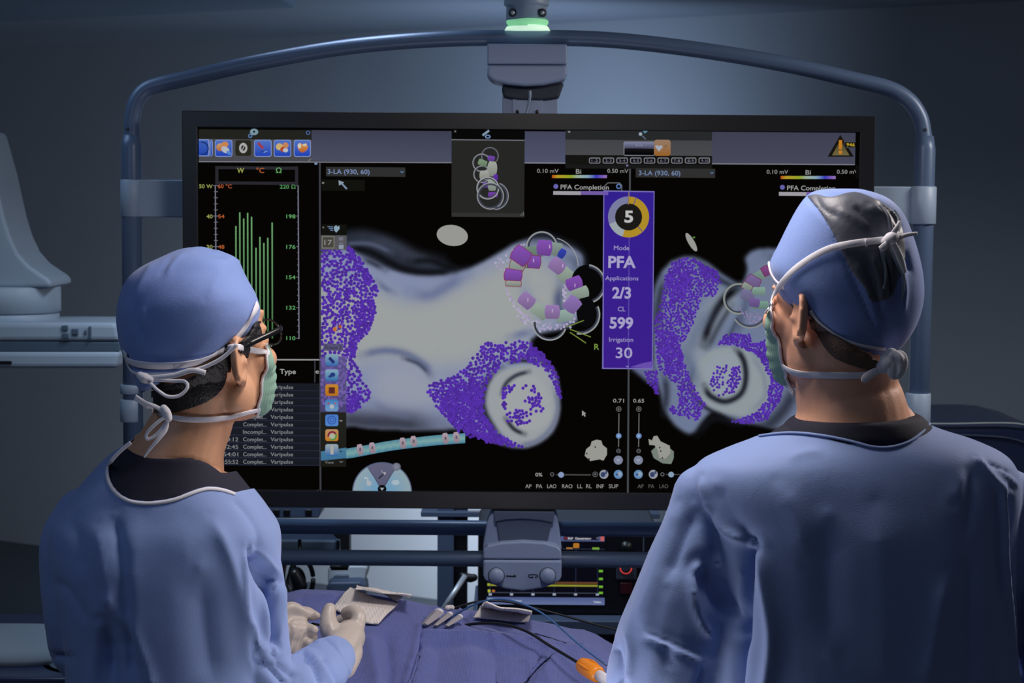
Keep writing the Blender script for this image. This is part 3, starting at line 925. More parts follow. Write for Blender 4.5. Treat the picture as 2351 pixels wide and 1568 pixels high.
for k in range(11):
    y = 879 + k * 17.1
    cv.rect(457, y, 735, y + 16, (27, 29, 38), (24, 26, 34)); cv.rect(457, y + 16, 735, y + 17.2, (46, 50, 72))
    cv.text('Varipulse', 622, y + 13.5, 52, 9.5, (140, 142, 146))
    cv.text('Incompl...' if k == 6 else 'Complet...', 559, y + 13.5, 54, 9.5, (140, 142, 146))
for k, t in ((7, '50:12'), (8, '52:45'), (9, '54:01'), (10, '0:55:52')):
    cv.text(t, 548 - (40 if k == 10 else 34), 879 + k * 17.1 + 13.5, 40 if k == 10 else 34, 9.5, (140, 142, 146))
cv.rect(457, 1122, 735, 1131, (20, 20, 21)); cv.line([(729, 1124), (732, 1127.5), (729, 1131)], 2, (150, 150, 150))
cv.line([(735, 374), (736.5, 1131)], 4, (60, 61, 68)); cv.line([(1446, 380), (1441, 1130)], 4, (70, 72, 76))
# heart view widgets
cv.rect(749, 384, 931, 405.5, (46, 47, 46)); cv.text('3-LA (930, 60)', 753, 399.5, 96, 11, (120, 136, 176), 0.012); cv.line([(920, 393), (923.5, 397), (927, 393)], 2, (90, 120, 170))
cv.rect(739, 413, 838, 438, (18, 18, 15)); cv.rect(740, 418, 745, 422, (120, 120, 110))
cv.poly([(778, 414), (791, 419), (779, 426)], (140, 156, 172)); cv.line([(784, 420), (797, 434)], 4, (120, 140, 164))
cv.rect(1037, 299, 1205, 320, (8, 8, 8)); cv.rect(1037, 320, 1204, 489, (38, 38, 37)); cv.rect(1037, 489, 1204, 498, (50, 50, 48)); cv.line([(1037, 321), (1204, 322.5)], 2.2, (112, 114, 122))
cv.text('x', 1043, 304, 5, 5, (150, 150, 150)); cv.line([(1108, 311), (1123, 300)], 5, (130, 150, 170)); cv.ring(1120, 314, 3.5, 6.5, 0, 360, (110, 140, 180), ry=.7)
glass(1125, 358, 20, 120, 400, 1.4, (38, 38, 37), (120, 120, 124)); glass(1106, 374, 21, 0, 360, 1.8, (46, 48, 52), (150, 150, 152)); glass(1107, 400, 20, 0, 360, 1.8, (46, 48, 52), (150, 150, 152))
seg(1130, 388, 4, 15, 34, (156, 162, 154)); seg(1128, 364, 10, 14, 12, (110, 70, 160)); seg(1108, 374, 20, 18, 14, (120, 146, 118)); seg(1112, 403, 0, 17, 22, (158, 160, 154)); seg(1117, 425, 0, 14, 12, (96, 60, 160)); seg(1130, 423, 0, 14, 30, (152, 162, 152)); seg(1132, 447, 0, 20, 12, (110, 64, 160)); seg(1138, 408, 0, 7, 16, (92, 50, 160))
glass(1120, 432, 26, 0, 360, 2.4, (60, 62, 70), (160, 160, 162)); glass(1126, 450, 31, 0, 360, 2, (56, 58, 66), (150, 150, 154)); glass(1136, 450, 32, -70, 90, 1.8, (50, 52, 58), (140, 140, 146))
for x in (1195, 1198.5, 1202): cv.rect(x - 1, 494 - (x - 1194), x + .6, 495, (110, 110, 116))
cv.rect(1298, 301, 1634, 322, (38, 40, 41)); cv.rect(1298, 322, 1634, 357, (66, 67, 70), (72, 73, 77)); cv.rect(1298, 357, 1634, 379, (20, 20, 19)); cv.rect(1298, 379, 1634, 388, (24, 25, 24))
cv.rect(1304, 301, 1309, 305, (130, 130, 126)); cv.disc(1470, 308, 6, 6, (40, 52, 70)); cv.disc(1470, 308, 3.8, 3.8, (160, 166, 170)); cv.line([(1474, 312), (1482, 320)], 3, (90, 100, 120)); cv.poly([(1475, 301), (1487, 301), (1480, 307)], (90, 136, 160))
cv.rrect(1431, 325, 1503, 358, 4, (120, 122, 134)); cv.rrect(1433, 327, 1501, 341, 3, (122, 126, 158), (66, 68, 90)); cv.rect(1433, 341, 1501, 356, (20, 20, 24), (2, 2, 2)); cv.text('3-LA', 1459, 336, 16, 5, (150, 152, 166))
cv.rrect(1501, 321, 1539, 358, 6, (146, 120, 100), (150, 96, 34)); cv.poly([(1503, 336), (1508, 333), (1512, 336), (1517, 333), (1521, 338), (1512, 348)], (160, 166, 180)); cv.line([(1526, 339), (1529, 333)], 2, (100, 84, 60))
for k, t in enumerate(('1-2', '2-3', '3-4', '4-5', '5-6', '6-7', '7-8', '8-9', '9-10')):
    x = 1352 + k * 31.4
    cv.rrect(x, 362, x + 26, 375.5, 3.5, (128, 128, 134)); cv.rrect(x + 1.8, 364, x + 24.2, 373.8, 2.5, (14, 15, 22)); cv.text(t, x + 6, 372, 14 if k < 8 else 16, 6, (120, 122, 134))
cv.rect(1437, 378, 1442, 382, (120, 110, 160)); cv.rect(1459, 387, 1641, 408, (46, 47, 46)); cv.text('3-LA (930, 60)', 1466, 402.5, 95, 11, (110, 128, 164), 0.012); cv.line([(1630, 395), (1633.5, 399), (1637, 395)], 2, (90, 120, 170))
for x, y, n in ((1233, 397, 0), (1759, 399, 1)):
    cv.text('0.10 mV', x, y, 49, 9.5, (150, 150, 150)); cv.text('Bi', x + 89, y + 2, 12, 11, (150, 150, 150), 0.008)
    cv.text('0.50 mV', x + 161, y, 48, 9.5, (150, 150, 150))
    a = x + (34 if n == 0 else 32)
    st = [(0, (180, 70, 20)), (.1, (180, 150, 40)), (.35, (140, 160, 40)), (.5, (150, 170, 160)), (.65, (130, 160, 180)), (.8, (50, 54, 180)), (1, (150, 110, 180))]
    for (u, c), (v, d) in zip(st[:-1], st[1:]): cv.rect(a + u * 126, y + 5, a + v * 126, y + 12, c, d, True)
    if n: cv.rect(1963, 380, 1975, 410, (12, 12, 12))
    cv.disc(x + 43 if n == 0 else x + 36, y + 31, 5.5, 5.5, (100, 96, 170)); cv.text('PFA Completion', x + 54 if n == 0 else x + 47, y + 38, 110, 11, (156, 156, 156), 0.008)
    b = x + 37 if n == 0 else x + 28
    cv.rect(b, y + 42, b + 63, y + 50.5, (158, 154, 162)); cv.rect(b + 63, y + 42, b + 127, y + 50.5, (112, 90, 160))
# status panel
cv.line([(1387, 440), (1387, 428), (1395, 420), (1422, 420), (1427, 426), (1427, 440)], 1.8, (110, 112, 116)); cv.ring(1420, 428, 3.5, 6, 0, 360, (90, 120, 180))
cv.poly([(1385, 437), (1502, 439), (1498, 847), (1382, 846)], (120, 112, 180)); cv.poly([(1387, 440), (1500, 441.5), (1496, 844.5), (1385, 843.5)], (50, 32, 142), (60, 30, 138))
cv.poly([(1447, 842), (1470, 834), (1500, 828), (1496, 845)], (104, 78, 172)); cv.rect(1385, 440, 1396, 448, (106, 84, 172))
cv.line([(1444.5, 441), (1442, 845)], 2.4, (84, 70, 160))
cx, cy = 1442.5, 498
cv.ring(cx, cy, 30, 47, 160, 270, (120, 122, 158)); cv.ring(cx, cy, 30, 47, 107, 160, (152, 162, 168)); cv.ring(cx, cy, 30, 47, -90, 107, (172, 138, 40))
cv.line([(1454, 470), (1460, 453)], 2.2, (90, 84, 130)); cv.line([(1463, 518), (1474, 531)], 2.2, (90, 84, 130)); cv.disc(cx, cy, 31, 31, (26, 25, 24)); cv.line([(1443, 441), (1442, 470)], 2, (130, 110, 90))
cv.text('5', 1433, 510, 20, 27, (186, 186, 186), 0.03)
for t, x, y, w, h, b in (('Mode', 1409, 574, 35, 11, 0), ('PFA', 1396, 614, 63, 27, .03), ('Applications', 1389, 643, 76, 10, 0), ('2/3', 1405, 684, 43, 26, .03), ('CL', 1418, 714, 17, 11, 0), ('599', 1399, 753, 54, 26, .03), ('Irrigation', 1398, 784, 55, 11, 0), ('30', 1413, 821, 38, 25, .01)):
    cv.text(t, x, y, w, h, (164, 158, 196), b)
cv.line([(1437, 839), (1440, 842), (1443, 839)], 1.8, (140, 130, 190))
# orientation mark, cursor, sliders
for a in ([(1300, 750), (1340, 735)], [(1308, 755), (1356, 773)], [(1308, 762), (1345, 787)]): cv.line(a, 2.2, (116, 134, 58))
cv.text('R', 1364, 802, 11, 14, (120, 150, 66), .006)
cv.poly([(1336, 941), (1336, 954), (1345, 948)], (150, 150, 150)); cv.line([(1340, 948), (1343, 955)], 3, (150, 150, 150))
for n, t in ((0, '0.71'), (1, '0.65')):
    x = 1420 + n * 46
    cv.text(t, x - 13, 923, 25, 9, (158, 158, 158)); cv.ring(x, 938, 4.6, 6, 0, 360, (110, 110, 110)); cv.rect(x - 3, 937.3, x + 3, 938.7, (120, 120, 120)); cv.rect(x - .7, 935, x + .7, 941, (120, 120, 120))
    cv.rect(x - 1, 948, x + 1, 1025, (108, 108, 108)); cv.disc(x, 999.5, 6.3, 6.3, (104, 134, 180)); cv.disc(x, 999.5, 2.4, 2.4, (150, 180, 214))
    cv.ring(x - .5, 1034, 3.4, 5, 0, 360, (96, 96, 104)); cv.rect(x - 3, 1033.4, x + 2, 1034.8, (110, 110, 116)); cv.disc(x - 1, 1055, 10.4, 10.2, (124, 130, 152)); cv.line([(x - 4, 1053), (x - 1, 1057), (x + 2, 1053)], 2, (166, 172, 190))
    cv.disc(x - 1, 1087.5, 10.2, 10, (98, 134, 176)); cv.disc(x + 2, 1087, 5, 5, (140, 160, 180)); cv.disc(x - 4, 1088, 3, 2.6, (50, 80, 130))
for x in (1386, 1499): cv.disc(x, 1087.5, 10.2, 10.2, (146, 148, 160)); cv.disc(x - 2, 1088, 5.5, 6, (52, 66, 104)); cv.disc(x + 5, 1083, 2.6, 4, (60, 74, 112))
cv.ring(1366, 1087.5, 4.6, 6.2, 0, 360, (92, 92, 94)); cv.disc(1366, 1087.5, 2.2, 2.2, (110, 110, 110)); cv.text('0%', 1229, 1092, 16, 8.5, (160, 160, 160), .012)
cv.ring(1267.5, 1087.5, 2.8, 4.6, 0, 360, (96, 96, 104)); cv.rect(1277, 1087, 1356, 1090, (70, 70, 72)); cv.disc(1288, 1088.5, 6.6, 6.6, (134, 150, 186))
cv.ring(1520, 1087.5, 2.8, 4.6, 0, 360, (96, 96, 104)); cv.rect(1528, 1087, 1620, 1089, (70, 70, 72)); cv.disc(1540, 1088, 6.6, 6.4, (134, 156, 180))
for t, x, w in (('AP', 1206, 14), ('PA', 1231, 14), ('LAO', 1256, 21), ('RAO', 1290, 24), ('LL', 1325, 12), ('RL', 1345, 13), ('INF', 1369, 17), ('SUP', 1397, 22)): cv.text(t, x, 1119, w, 9.5, (144, 144, 144), .006)
for t, x, w in (('AP', 1463, 14), ('PA', 1488, 13), ('LAO', 1513, 20), ('RAO', 1547, 24), ('LL', 1582, 12), ('RL', 1602, 13), ('INF', 1626, 17), ('SUP', 1654, 22)): cv.text(t, x, 1119, w, 9.5, (90, 90, 90))
for pts, c in (([(1342, 1045), (1345, 1030), (1355, 1022), (1358, 1012), (1369, 1008), (1380, 1010), (1383, 1020), (1393, 1028), (1393, 1042), (1385, 1056), (1376, 1053), (1355, 1057)], (150, 151, 145)),
               ([(1494, 1034), (1505, 1024), (1530, 1022), (1546, 1035), (1546, 1050), (1540, 1064), (1520, 1062), (1500, 1050)], (116, 126, 118)),
               ([(1488, 1006), (1496, 1010), (1500, 1000), (1508, 999), (1516, 1012), (1537, 1022), (1538, 1040), (1526, 1052), (1513, 1050), (1508, 1030), (1500, 1018), (1490, 1020)], (150, 150, 144))):
    cv.poly(pts, c)
for x, y in ((1366, 1025), (1347, 1040), (1514, 1026), (1516, 1034), (1352, 1052), (1520, 1050)): cv.disc(x, y, 1.6, 2.2, (34, 38, 36))
# wheel menu
cv.ring(878, 1128, 0, 68, 180, 360, (140, 160, 168), 60, .98, (96, 150, 190)); cv.ring(878, 1128, 0, 67, 241, 299, (96, 96, 122), 20, 1, (84, 84, 110)); cv.ring(878, 1128, 66, 68.5, 180, 360, (84, 92, 120), 60)
cv.line([(878, 1120), (844, 1070)], 1.8, (70, 74, 96)); cv.line([(878, 1120), (911, 1070)], 1.8, (70, 74, 96)); cv.disc(911, 1070, 9.5, 9, (104, 108, 124)); cv.disc(911, 1070, 6, 6, (120, 124, 140)); cv.disc(878, 1121, 10, 9.5, (12, 12, 14)); cv.poly([(873, 1118), (883, 1118), (878, 1125)], (150, 160, 170))
cv.line([(870, 1097), (882, 1086)], 3, (30, 32, 44)); cv.disc(884, 1085, 3, 3, (160, 160, 170)); cv.line([(876, 1078), (880, 1084)], 1.5, (160, 160, 170)); cv.disc(848, 1108, 6, 6, (164, 172, 180)); cv.rect(843, 1094, 847, 1106, (164, 172, 180)); cv.disc(840, 1096, 2.5, 2.5, (170, 190, 200)); cv.disc(909, 1106, 9, 6, (160, 180, 190))
# tool strip
cv.rect(740, 515, 797, 540, (18, 18, 14)); cv.text('x', 741, 524, 5, 5, (130, 130, 120)); cv.poly([(768, 520), (773, 517), (776, 520), (780, 518), (781, 525), (773, 534), (768, 528)], (134, 160, 176))
for k in range(3): cv.line([(753 + k * 3, 520 + k * 4), (766, 521 + k * 4)], 2, (110, 130, 170))
cv.rect(738, 540, 797, 573, (84, 84, 90)); cv.frame(740, 542, 769, 570, 2, (120, 120, 108)); cv.rect(742, 544, 767, 568, (70, 68, 62)); cv.text('17', 746, 562, 17, 12, (150, 150, 150)); cv.rect(779, 544, 789, 552, (112, 112, 128)); cv.rect(779, 562, 790, 571, (140, 150, 166)); cv.ring(784.5, 561, 2.8, 4.4, 180, 360, (120, 130, 150))
cv.rect(737, 818, 796, 945, (86, 78, 132), (70, 64, 108)); cv.rect(737, 945, 796, 1070, (34, 34, 30), (26, 26, 22))
cv.dots([([(738, 818), (796, 818), (796, 930), (770, 940), (738, 925)], 6.0, .75)], 3.8, (92, 74, 150), (112, 96, 164))
cv.poly([(738, 1035), (796, 1026), (796, 1050), (738, 1056)], (70, 120, 146), (60, 110, 150))
cv.disc(770, 755, 5, 5, (190, 110, 50)); cv.disc(782, 749, 4, 4, (170, 84, 40)); cv.line([(775, 742), (775, 756)], 1.6, (150, 150, 160)); cv.line([(786, 744), (786, 760)], 1.6, (150, 150, 160))
cv.rect(744, 788, 789, 804, (84, 80, 116)); cv.text('Preset 2', 747, 801, 38, 9, (44, 42, 62))
for k, (y, a, b) in enumerate(((812, (128, 160, 176), (44, 100, 168)), (847, (128, 166, 186), (40, 100, 160)), (881, (196, 132, 44), (176, 108, 30)), (916, (60, 120, 180), (110, 150, 190)), (950, (70, 116, 190), (80, 130, 196)), (984, (180, 140, 96), (190, 116, 30)), (1018, (150, 164, 170), (40, 100, 160)))):
    cv.rrect(748, y, 778, y + 27, 5, a, b)
cv.line([(757, 820), (768, 832)], 7, (36, 44, 110)); cv.disc(765, 859, 6, 5, (36, 56, 124)); cv.disc(759, 863, 4, 3, (36, 56, 124)); cv.rect(756, 888, 770, 902, (74, 34, 40))
for x in (758.5, 763, 767.5): cv.rect(x - .5, 888, x + .5, 902, (120, 60, 40))
cv.disc(763, 932, 5, 5, (170, 176, 186)); cv.disc(755, 925, 2.5, 2.5, (160, 70, 90)); cv.disc(771, 925, 2.5, 2.5, (160, 100, 120)); cv.ring(763, 963, 8, 10, 0, 360, (44, 74, 160)); cv.ring(763, 963, 3.4, 5, 0, 360, (50, 80, 166))
cv.ring(764, 999, 7, 11, 170, 330, (120, 30, 70)); cv.ring(764, 999, 7, 11, -30, 120, (90, 140, 60)); cv.disc(764, 1000, 6.5, 6, (166, 176, 160)); cv.rrect(760, 1022, 767, 1042, 2, (166, 166, 160))
for y, c in ((829, (110, 110, 140)), (898, (110, 110, 140)), (966, (150, 150, 150)), (1036, (30, 40, 60))): cv.line([(781, y - 3), (784, y), (787, y - 3)], 1.8, c)
cv.text('View', 747, 1063, 21, 7.5, (120, 120, 118)); cv.line([(781, 1057), (784.5, 1060), (788, 1057)], 1.8, (120, 120, 118))
# warning sign
cv.poly([(1927, 310), (1958, 360), (1898, 360)], (22, 20, 14)); cv.poly([(1927, 322), (1948, 357), (1908, 357)], (60, 54, 34), (110, 100, 64)); cv.rect(1923.5, 322, 1931, 343, (190, 122, 34)); cv.rect(1923.5, 346, 1931, 354, (190, 122, 34))
cv.rrect(1935, 325, 1962, 340, 3, (70, 72, 80)); cv.rrect(1936.5, 327, 1962, 338.5, 2, (20, 20, 16)); cv.text('946', 1941, 336.5, 19, 8, (176, 150, 40), .02)

# ================================================================== ROOM
def wall_slab(name, a, b, z0, z1, t, m):
    a = np.array(a, float); b = np.array(b, float); d = (b - a) / np.linalg.norm(b - a)
    n = np.array([d[1], -d[0]]) * t
    V = [(*a, z0), (*b, z0), (*(b - n), z0), (*(a - n), z0), (*a, z1), (*b, z1), (*(b - n), z1), (*(a - n), z1)]
    o = mesh_obj(name, V, [(0, 3, 2, 1), (4, 5, 6, 7), (0, 1, 5, 4), (1, 2, 6, 5), (2, 3, 7, 6), (3, 0, 4, 7)], m, smooth=False)
    return tag(o, kind='structure')

CEIL = 2.56
# the rear wall runs obliquely: farther away on the left
hl = (CEIL - CAM[2])
def ceil_pt(px, py):
    d = P(px, py, 1.0) - CAM
    k = hl / d[2]
    return (CAM + d * k)[:2]
WL, WR = ceil_pt(0, 121), ceil_pt(2351, 10)
dw = (WR - WL) / np.linalg.norm(WR - WL)
A0 = WL - dw * 1.2; B0 = WR + dw * 1.0
wall_slab('wall_back', A0, B0, 0, CEIL, -0.12, M['wall'])
wall_slab('wall_left', (A0[0], -1.6), A0, 0, CEIL, -0.12, M['wall'])
wall_slab('wall_right', B0, (B0[0], -1.6), 0, CEIL, -0.12, M['wall'])
wall_slab('wall_front', (B0[0], -1.6), (A0[0], -1.6), 0, CEIL, -0.12, M['wall'])
# the ceiling over the procedure area is raised; a lowered strip runs along the rear wall
fl = [(A0[0] - .12, -1.72), (B0[0] + .12, -1.72), (B0[0] + .12, B0[1] + .12), (A0[0] - .12, A0[1] + .2)]
def slab(name, poly, z0, z1, m):
    n = len(poly)
    V = [(x, y, z0) for x, y in poly] + [(x, y, z1) for x, y in poly]
    F = [tuple(reversed(range(n))), tuple(range(n, 2 * n))] + [(i, (i + 1) % n, n + (i + 1) % n, n + i) for i in range(n)]
    return tag(mesh_obj(name, V, F, m, smooth=False), kind='structure')
slab('floor', fl, -0.1, 0, M['floor'])
slab('ceiling', fl, CEIL, CEIL + 0.1, M['ceil'])
# flush ceiling access panel, seen at the top left edge of the picture
def on_ceiling(px, py, z):
    d = P(px, py, 1.0) - CAM
    return (CAM + d * ((z - CAM[2]) / d[2]))[:2]
q = [on_ceiling(-60, 54, CEIL - .02), on_ceiling(676, 17, CEIL - .02), on_ceiling(640, -2, CEIL - .02), on_ceiling(500, -50, CEIL - .02), on_ceiling(-60, -40, CEIL - .02)]
slab('trim_1', q, CEIL - 0.02, CEIL, mat('ceiling_panel', (0.30, 0.38, 0.47), 0.7))
#slab('trim_2', [A0, B0, B0 - np.array([0, .03]), A0 - np.array([0, .03])], 0, 0.12, M['groove'])

# ================================================================== LARGE MONITOR
c, hx, hz = PR(422.5, 264.5, 1998, 1171, MON_Y)
mon = thing('wall_monitor', (c[0], MON_Y + .03, c[2] - hz), 'huge black-framed display showing the purple-dotted heart map, hung in the tubular frame', 'monitor')
x0, x1, z0, z1 = c[0] - hx, c[0] + hx, c[2] - hz, c[2] + hz
ci, ix, iz = PR(457, 301.5, 1963, 1131, MON_Y)
X0, X1, Z0, Z1 = ci[0] - ix, ci[0] + ix, ci[2] - iz, ci[2] + iz
Yf = MON_Y - 0.012
V = []
for (a, b, cc, d, y) in ((x0, x1, z0, z1, MON_Y + .062), (x0, x1, z0, z1, Yf), (X0, X1, Z0, Z1, Yf), (X0, X1, Z0, Z1, MON_Y)):
    V += [(a, y, cc), (b, y, cc), (b, y, d), (a, y, d)]
Fc = [(0, 3, 2, 1)]
for k in range(3):
    for i in range(4):
        j = (i + 1) % 4
        Fc.append((k * 4 + i, k * 4 + j, k * 4 + 4 + j, k * 4 + 4 + i))
mesh_obj('bezel', V, [tuple(reversed(f)) for f in Fc], M['bezel'], mon, smooth=False, bevel=0.0015)
mesh_obj('panel', *box((X0 + .0005, MON_Y + .0002, Z0 + .0005), (X1 - .0005, MON_Y + .01, Z1 - .0005)), M['black'], mon, smooth=False)
scr = cv.build('screen', mon)
tag(scr, 'lit medical display picture with two heart maps and tool panels')
mesh_obj('rear_housing', *pbox(760, 420, 1660, 1020, MON_Y + .06, .04), M['black'], mon, smooth=False, bevel=0.01)

# ================================================================== TUBULAR FRAME
FY = 3.79
fr = thing('monitor_frame', P(1200, 1240, FY), 'grey-blue tubular ceiling frame with arched top bar carrying the huge display', 'monitor mount')
arc = [(303, 322), (303, 280), (312, 236), (334, 207), (372, 193), (430, 180), (600, 142), (800, 108), (1000, 91), (1210, 87), (1400, 92), (1600, 114), (1800, 147), (1960, 183), (2040, 203), (2086, 230), (2112, 268), (2121, 310), (2122, 330)]
mesh_obj('arched_bar', *tube([P(x, y, FY) for x, y in smooth_path([np.array(p, float) for p in arc], 8)], 18.2 * MPP(FY), 24), M['tube'], fr)
for (xa, xb, ys, name) in ((303, 305, 310, 'post'), (2123, 2110, 312, 'post')):
    pa = P(xa, ys, FY); pb = P(xb, 980, FY); pc = P(xb, 1300, FY)
    x = (pa[0] + pb[0]) / 2
    L = [(x, FY, pa[2])] + [(x, FY, P(xa, ys + 26, FY)[2])] + [(x, FY, P(xa, ys + 32, FY)[2]), (x, FY, pc[2] - .05)]
    rr = [18.6 * MPP(FY), 22.5 * MPP(FY), 23.5 * MPP(FY), 23.5 * MPP(FY)]
    po = mesh_obj(name, *tube(L, rr, 24), M['tube'], fr)
    cpt = (x - .004, FY - 18.4 * MPP(FY), pa[2] + .012)
    mesh_obj('screw', *ellipsoid(cpt, (.004, .002, .004), 12), M['recess'], po)
    # split clamp collars
def collar(name, x0, y0, x1, y1):
    c, hx, hz = PR(x0, y0, x1, y1, FY)
    V, F = tube([(c[0], FY, c[2] - hz), (c[0], FY, c[2] - hz + .002), (c[0], FY, c[2] + hz - .002), (c[0], FY, c[2] + hz)], [hx - .002, hx, hx, hx - .002], 32)
    return mesh_obj(name, V, F, M['clamp'], fr)
k1 = collar('clamp', 277, 412, 327, 498)
mesh_obj('clamp_arm', *pbox(318, 413, 428, 499, FY - .012, .03), M['clamp'], fr, smooth=False, bevel=.003)
k2 = collar('clamp', 2086, 428, 2149, 515)
mesh_obj('clamp_arm', *pbox(1990, 428, 2092, 514, FY - .012, .03), M['clamp'], fr, smooth=False, bevel=.003)
collar('clamp', 276, 882, 328, 904); collar('clamp', 276, 916, 328, 968)
collar('clamp', 2078, 902, 2136, 985)
for (ya, yb, r) in ((1208.5, 1213, 17.6), (1279, 1284, 18.4)):
    za = (P(300, ya, FY)[2] + P(2110, yb + 4, FY)[2]) / 2
    mesh_obj('cross_bar', *tube([(P(305, ya, FY)[0], FY - .0, za), (P(2110, yb, FY)[0], FY, za)], r * MPP(FY), 24), M['tube'], fr)
# top housing with a rounded belly
def prism_from_px(outline, Y, depth, taper=1.0):
    n = len(outline)
    f = [P(x, y, Y) for x, y in outline]
    cen = sum(f) / n
    b = [cen + (p - cen) * taper + np.array([0, depth, 0]) for p in f]
    return f + b, [tuple(reversed(range(n))), tuple(range(n, 2 * n))] + [(i, (i + 1) % n, n + (i + 1) % n, n + i) for i in range(n)]
mesh_obj('housing_lid', *prism_from_px([(1118, 100), (1302, 101), (1302, 148), (1118, 147.5)], FY - .055, .11), M['plastic'], fr, smooth=False, bevel=.004)
bel = [(1118, 149), (1302, 149.5), (1302, 172), (1297, 183), (1280, 189), (1245, 196), (1205, 198), (1165, 194), (1135, 187), (1121, 178), (1118, 170)]
mesh_obj('housing', *prism_from_px(bel, FY - .055, .11), M['plastic'], fr, smooth=False, bevel=.006)
mesh_obj('housing_neck', *prism_from_px([(1155, 190), (1296, 190), (1290, 206), (1283, 226), (1240, 231), (1190, 230), (1156, 224), (1152, 205)], FY - .03, .08), M['recess'], fr, smooth=False, bevel=.006)
mesh_obj('mounting_plate', *pbox(1153, 222, 1280, 300, FY - .02, .03), M['plastic'], fr, smooth=False, bevel=.002)
mp = mesh_obj('bracket', *pbox(1176, 228, 1246, 300, FY - .026, .006), M['plastic'], fr, smooth=False, bevel=.001)
for x in (1188, 1233):
    mesh_obj('screw', *ellipsoid(P(x, 257, FY - .027), (.0035, .002, .0045), 12), M['rubber'], mp)
mesh_obj('cable', *tube([P(x, y, FY - y0) for x, y, y0 in ((1217, 208, .05), (1217, 222, .05), (1214, 240, .04), (1209, 258, .035), (1205, 290, .03))], 3.2 * MPP(FY), 10), M['clamp'], fr)
# ceiling column with the green ring light
def turned(name, cx, prof, m, parent, n=40):
    """prof: (py, radius px)"""
    c0 = P(cx, prof[0][0], FY)
    L = [(c0[0], FY, P(cx, y, FY)[2]) for y, r in prof]
    return mesh_obj(name, *tube(L, [r * MPP(FY) for y, r in prof], n), m, parent)
col = turned('ceiling_column', 1211, [(-260, 51), (8, 51), (13, 51), (15, 47), (17, 46), (48, 46)], M['clamp'], fr)
cz = P(1211, -260, FY)
mesh_obj('column_extension', *tube([(cz[0], FY, cz[2] - .01), (cz[0], FY, CEIL)], 51 * MPP(FY), 40), M['clamp'], fr)
for x in (1177, 1245):
    pc = P(x, 29, FY - .036)
    b = mesh_obj('bolt', *tube([pc, pc + np.array([0, .02, 0])], .0085, 18), M['recess'], fr)
    mesh_obj('bolt_head', *tube([pc + np.array([0, -.001, 0]), pc + np.array([0, .004, 0])], .0045, 6), M['chrome'], b)
turned('ring_light', 1211, [(46, 46), (49, 48), (55, 47.5), (57, 44), (60, 45), (63, 48)], M['green'], fr)
turned('ring_light_lens', 1211, [(60, 45), (63, 48), (71, 52.5), (72, 30)], M['greenw'], fr)
# lower control box with two knobs
BY = FY - .10
back = [(1128, 1173), (1276, 1174), (1283, 1200), (1290, 1262), (1108, 1260), (1118, 1200)]
mesh_obj('control_neck', *prism_from_px(back, BY + .01, .10), M['plastic'], fr, smooth=False, bevel=.004)
mesh_obj('neck_recess', *prism_from_px([(1134, 1174), (1272, 1175), (1266, 1200), (1256, 1245), (1146, 1244), (1140, 1200)], BY + .002, .02), M['plastic_d'], fr, smooth=False, bevel=.002)
mesh_obj('neck_plate', *prism_from_px([(1134, 1174), (1272, 1175), (1270, 1200), (1240, 1194), (1200, 1191), (1160, 1193), (1136, 1198)], BY - .002, .012), M['plastic_d'], fr, smooth=False, bevel=.001)
top = [(1109, 1284), (1109, 1262), (1120, 1253), (1150, 1246), (1200, 1243), (1250, 1246), (1280, 1255), (1289, 1264), (1289.5, 1285)]
mesh_obj('control_cap', *prism_from_px(top, BY - .02, .11), M['plastic'], fr, smooth=False, bevel=.004)
low = [(1109, 1286), (1290, 1287), (1289, 1325), (1285, 1334), (1270, 1342), (1245, 1351), (1200, 1358), (1160, 1353), (1130, 1342), (1113, 1333), (1109, 1322)]
cb = mesh_obj('control_face', *prism_from_px(low, BY - .022, .11), M['plastic'], fr, smooth=False, bevel=.005)
for x in (1139.5, 1257.5):
    p = P(x, 1321.5, BY - .022)
    kn = mesh_obj('knob', *tube([p + np.array([0, dy, 0]) for dy in (.0, -.002, -.010, -.013, -.0135)], [.0160, .0152, .0152, .0136, .0002], 36), M['plastic'], fr)
    mesh_obj('knob_ring', *tube([p + np.array([0, dy, 0]) for dy in (.001, -.0008, -.001)], [.0172, .0172, .015], 36), M['recess'], kn)
mk = lambda pts, w: tube([P(x, y, BY - .0224) for x, y in pts], w, 6)
mesh_obj('symbol', *join([mk([(1162, 1322), (1182, 1323)], .0012), mk([(1180, 1320.5), (1184, 1323)], .0016)]), M['black'], cb, smooth=False)
mesh_obj('symbol', *join([mk([(1213, 1322), (1215, 1319), (1232, 1319), (1235, 1322), (1232, 1325), (1228, 1325)], .0009), mk([(1213, 1322), (1216, 1325.5), (1223, 1325.5)], .0009), mk([(1221, 1324), (1224, 1326)], .0013)]), M['black'], cb, smooth=False)

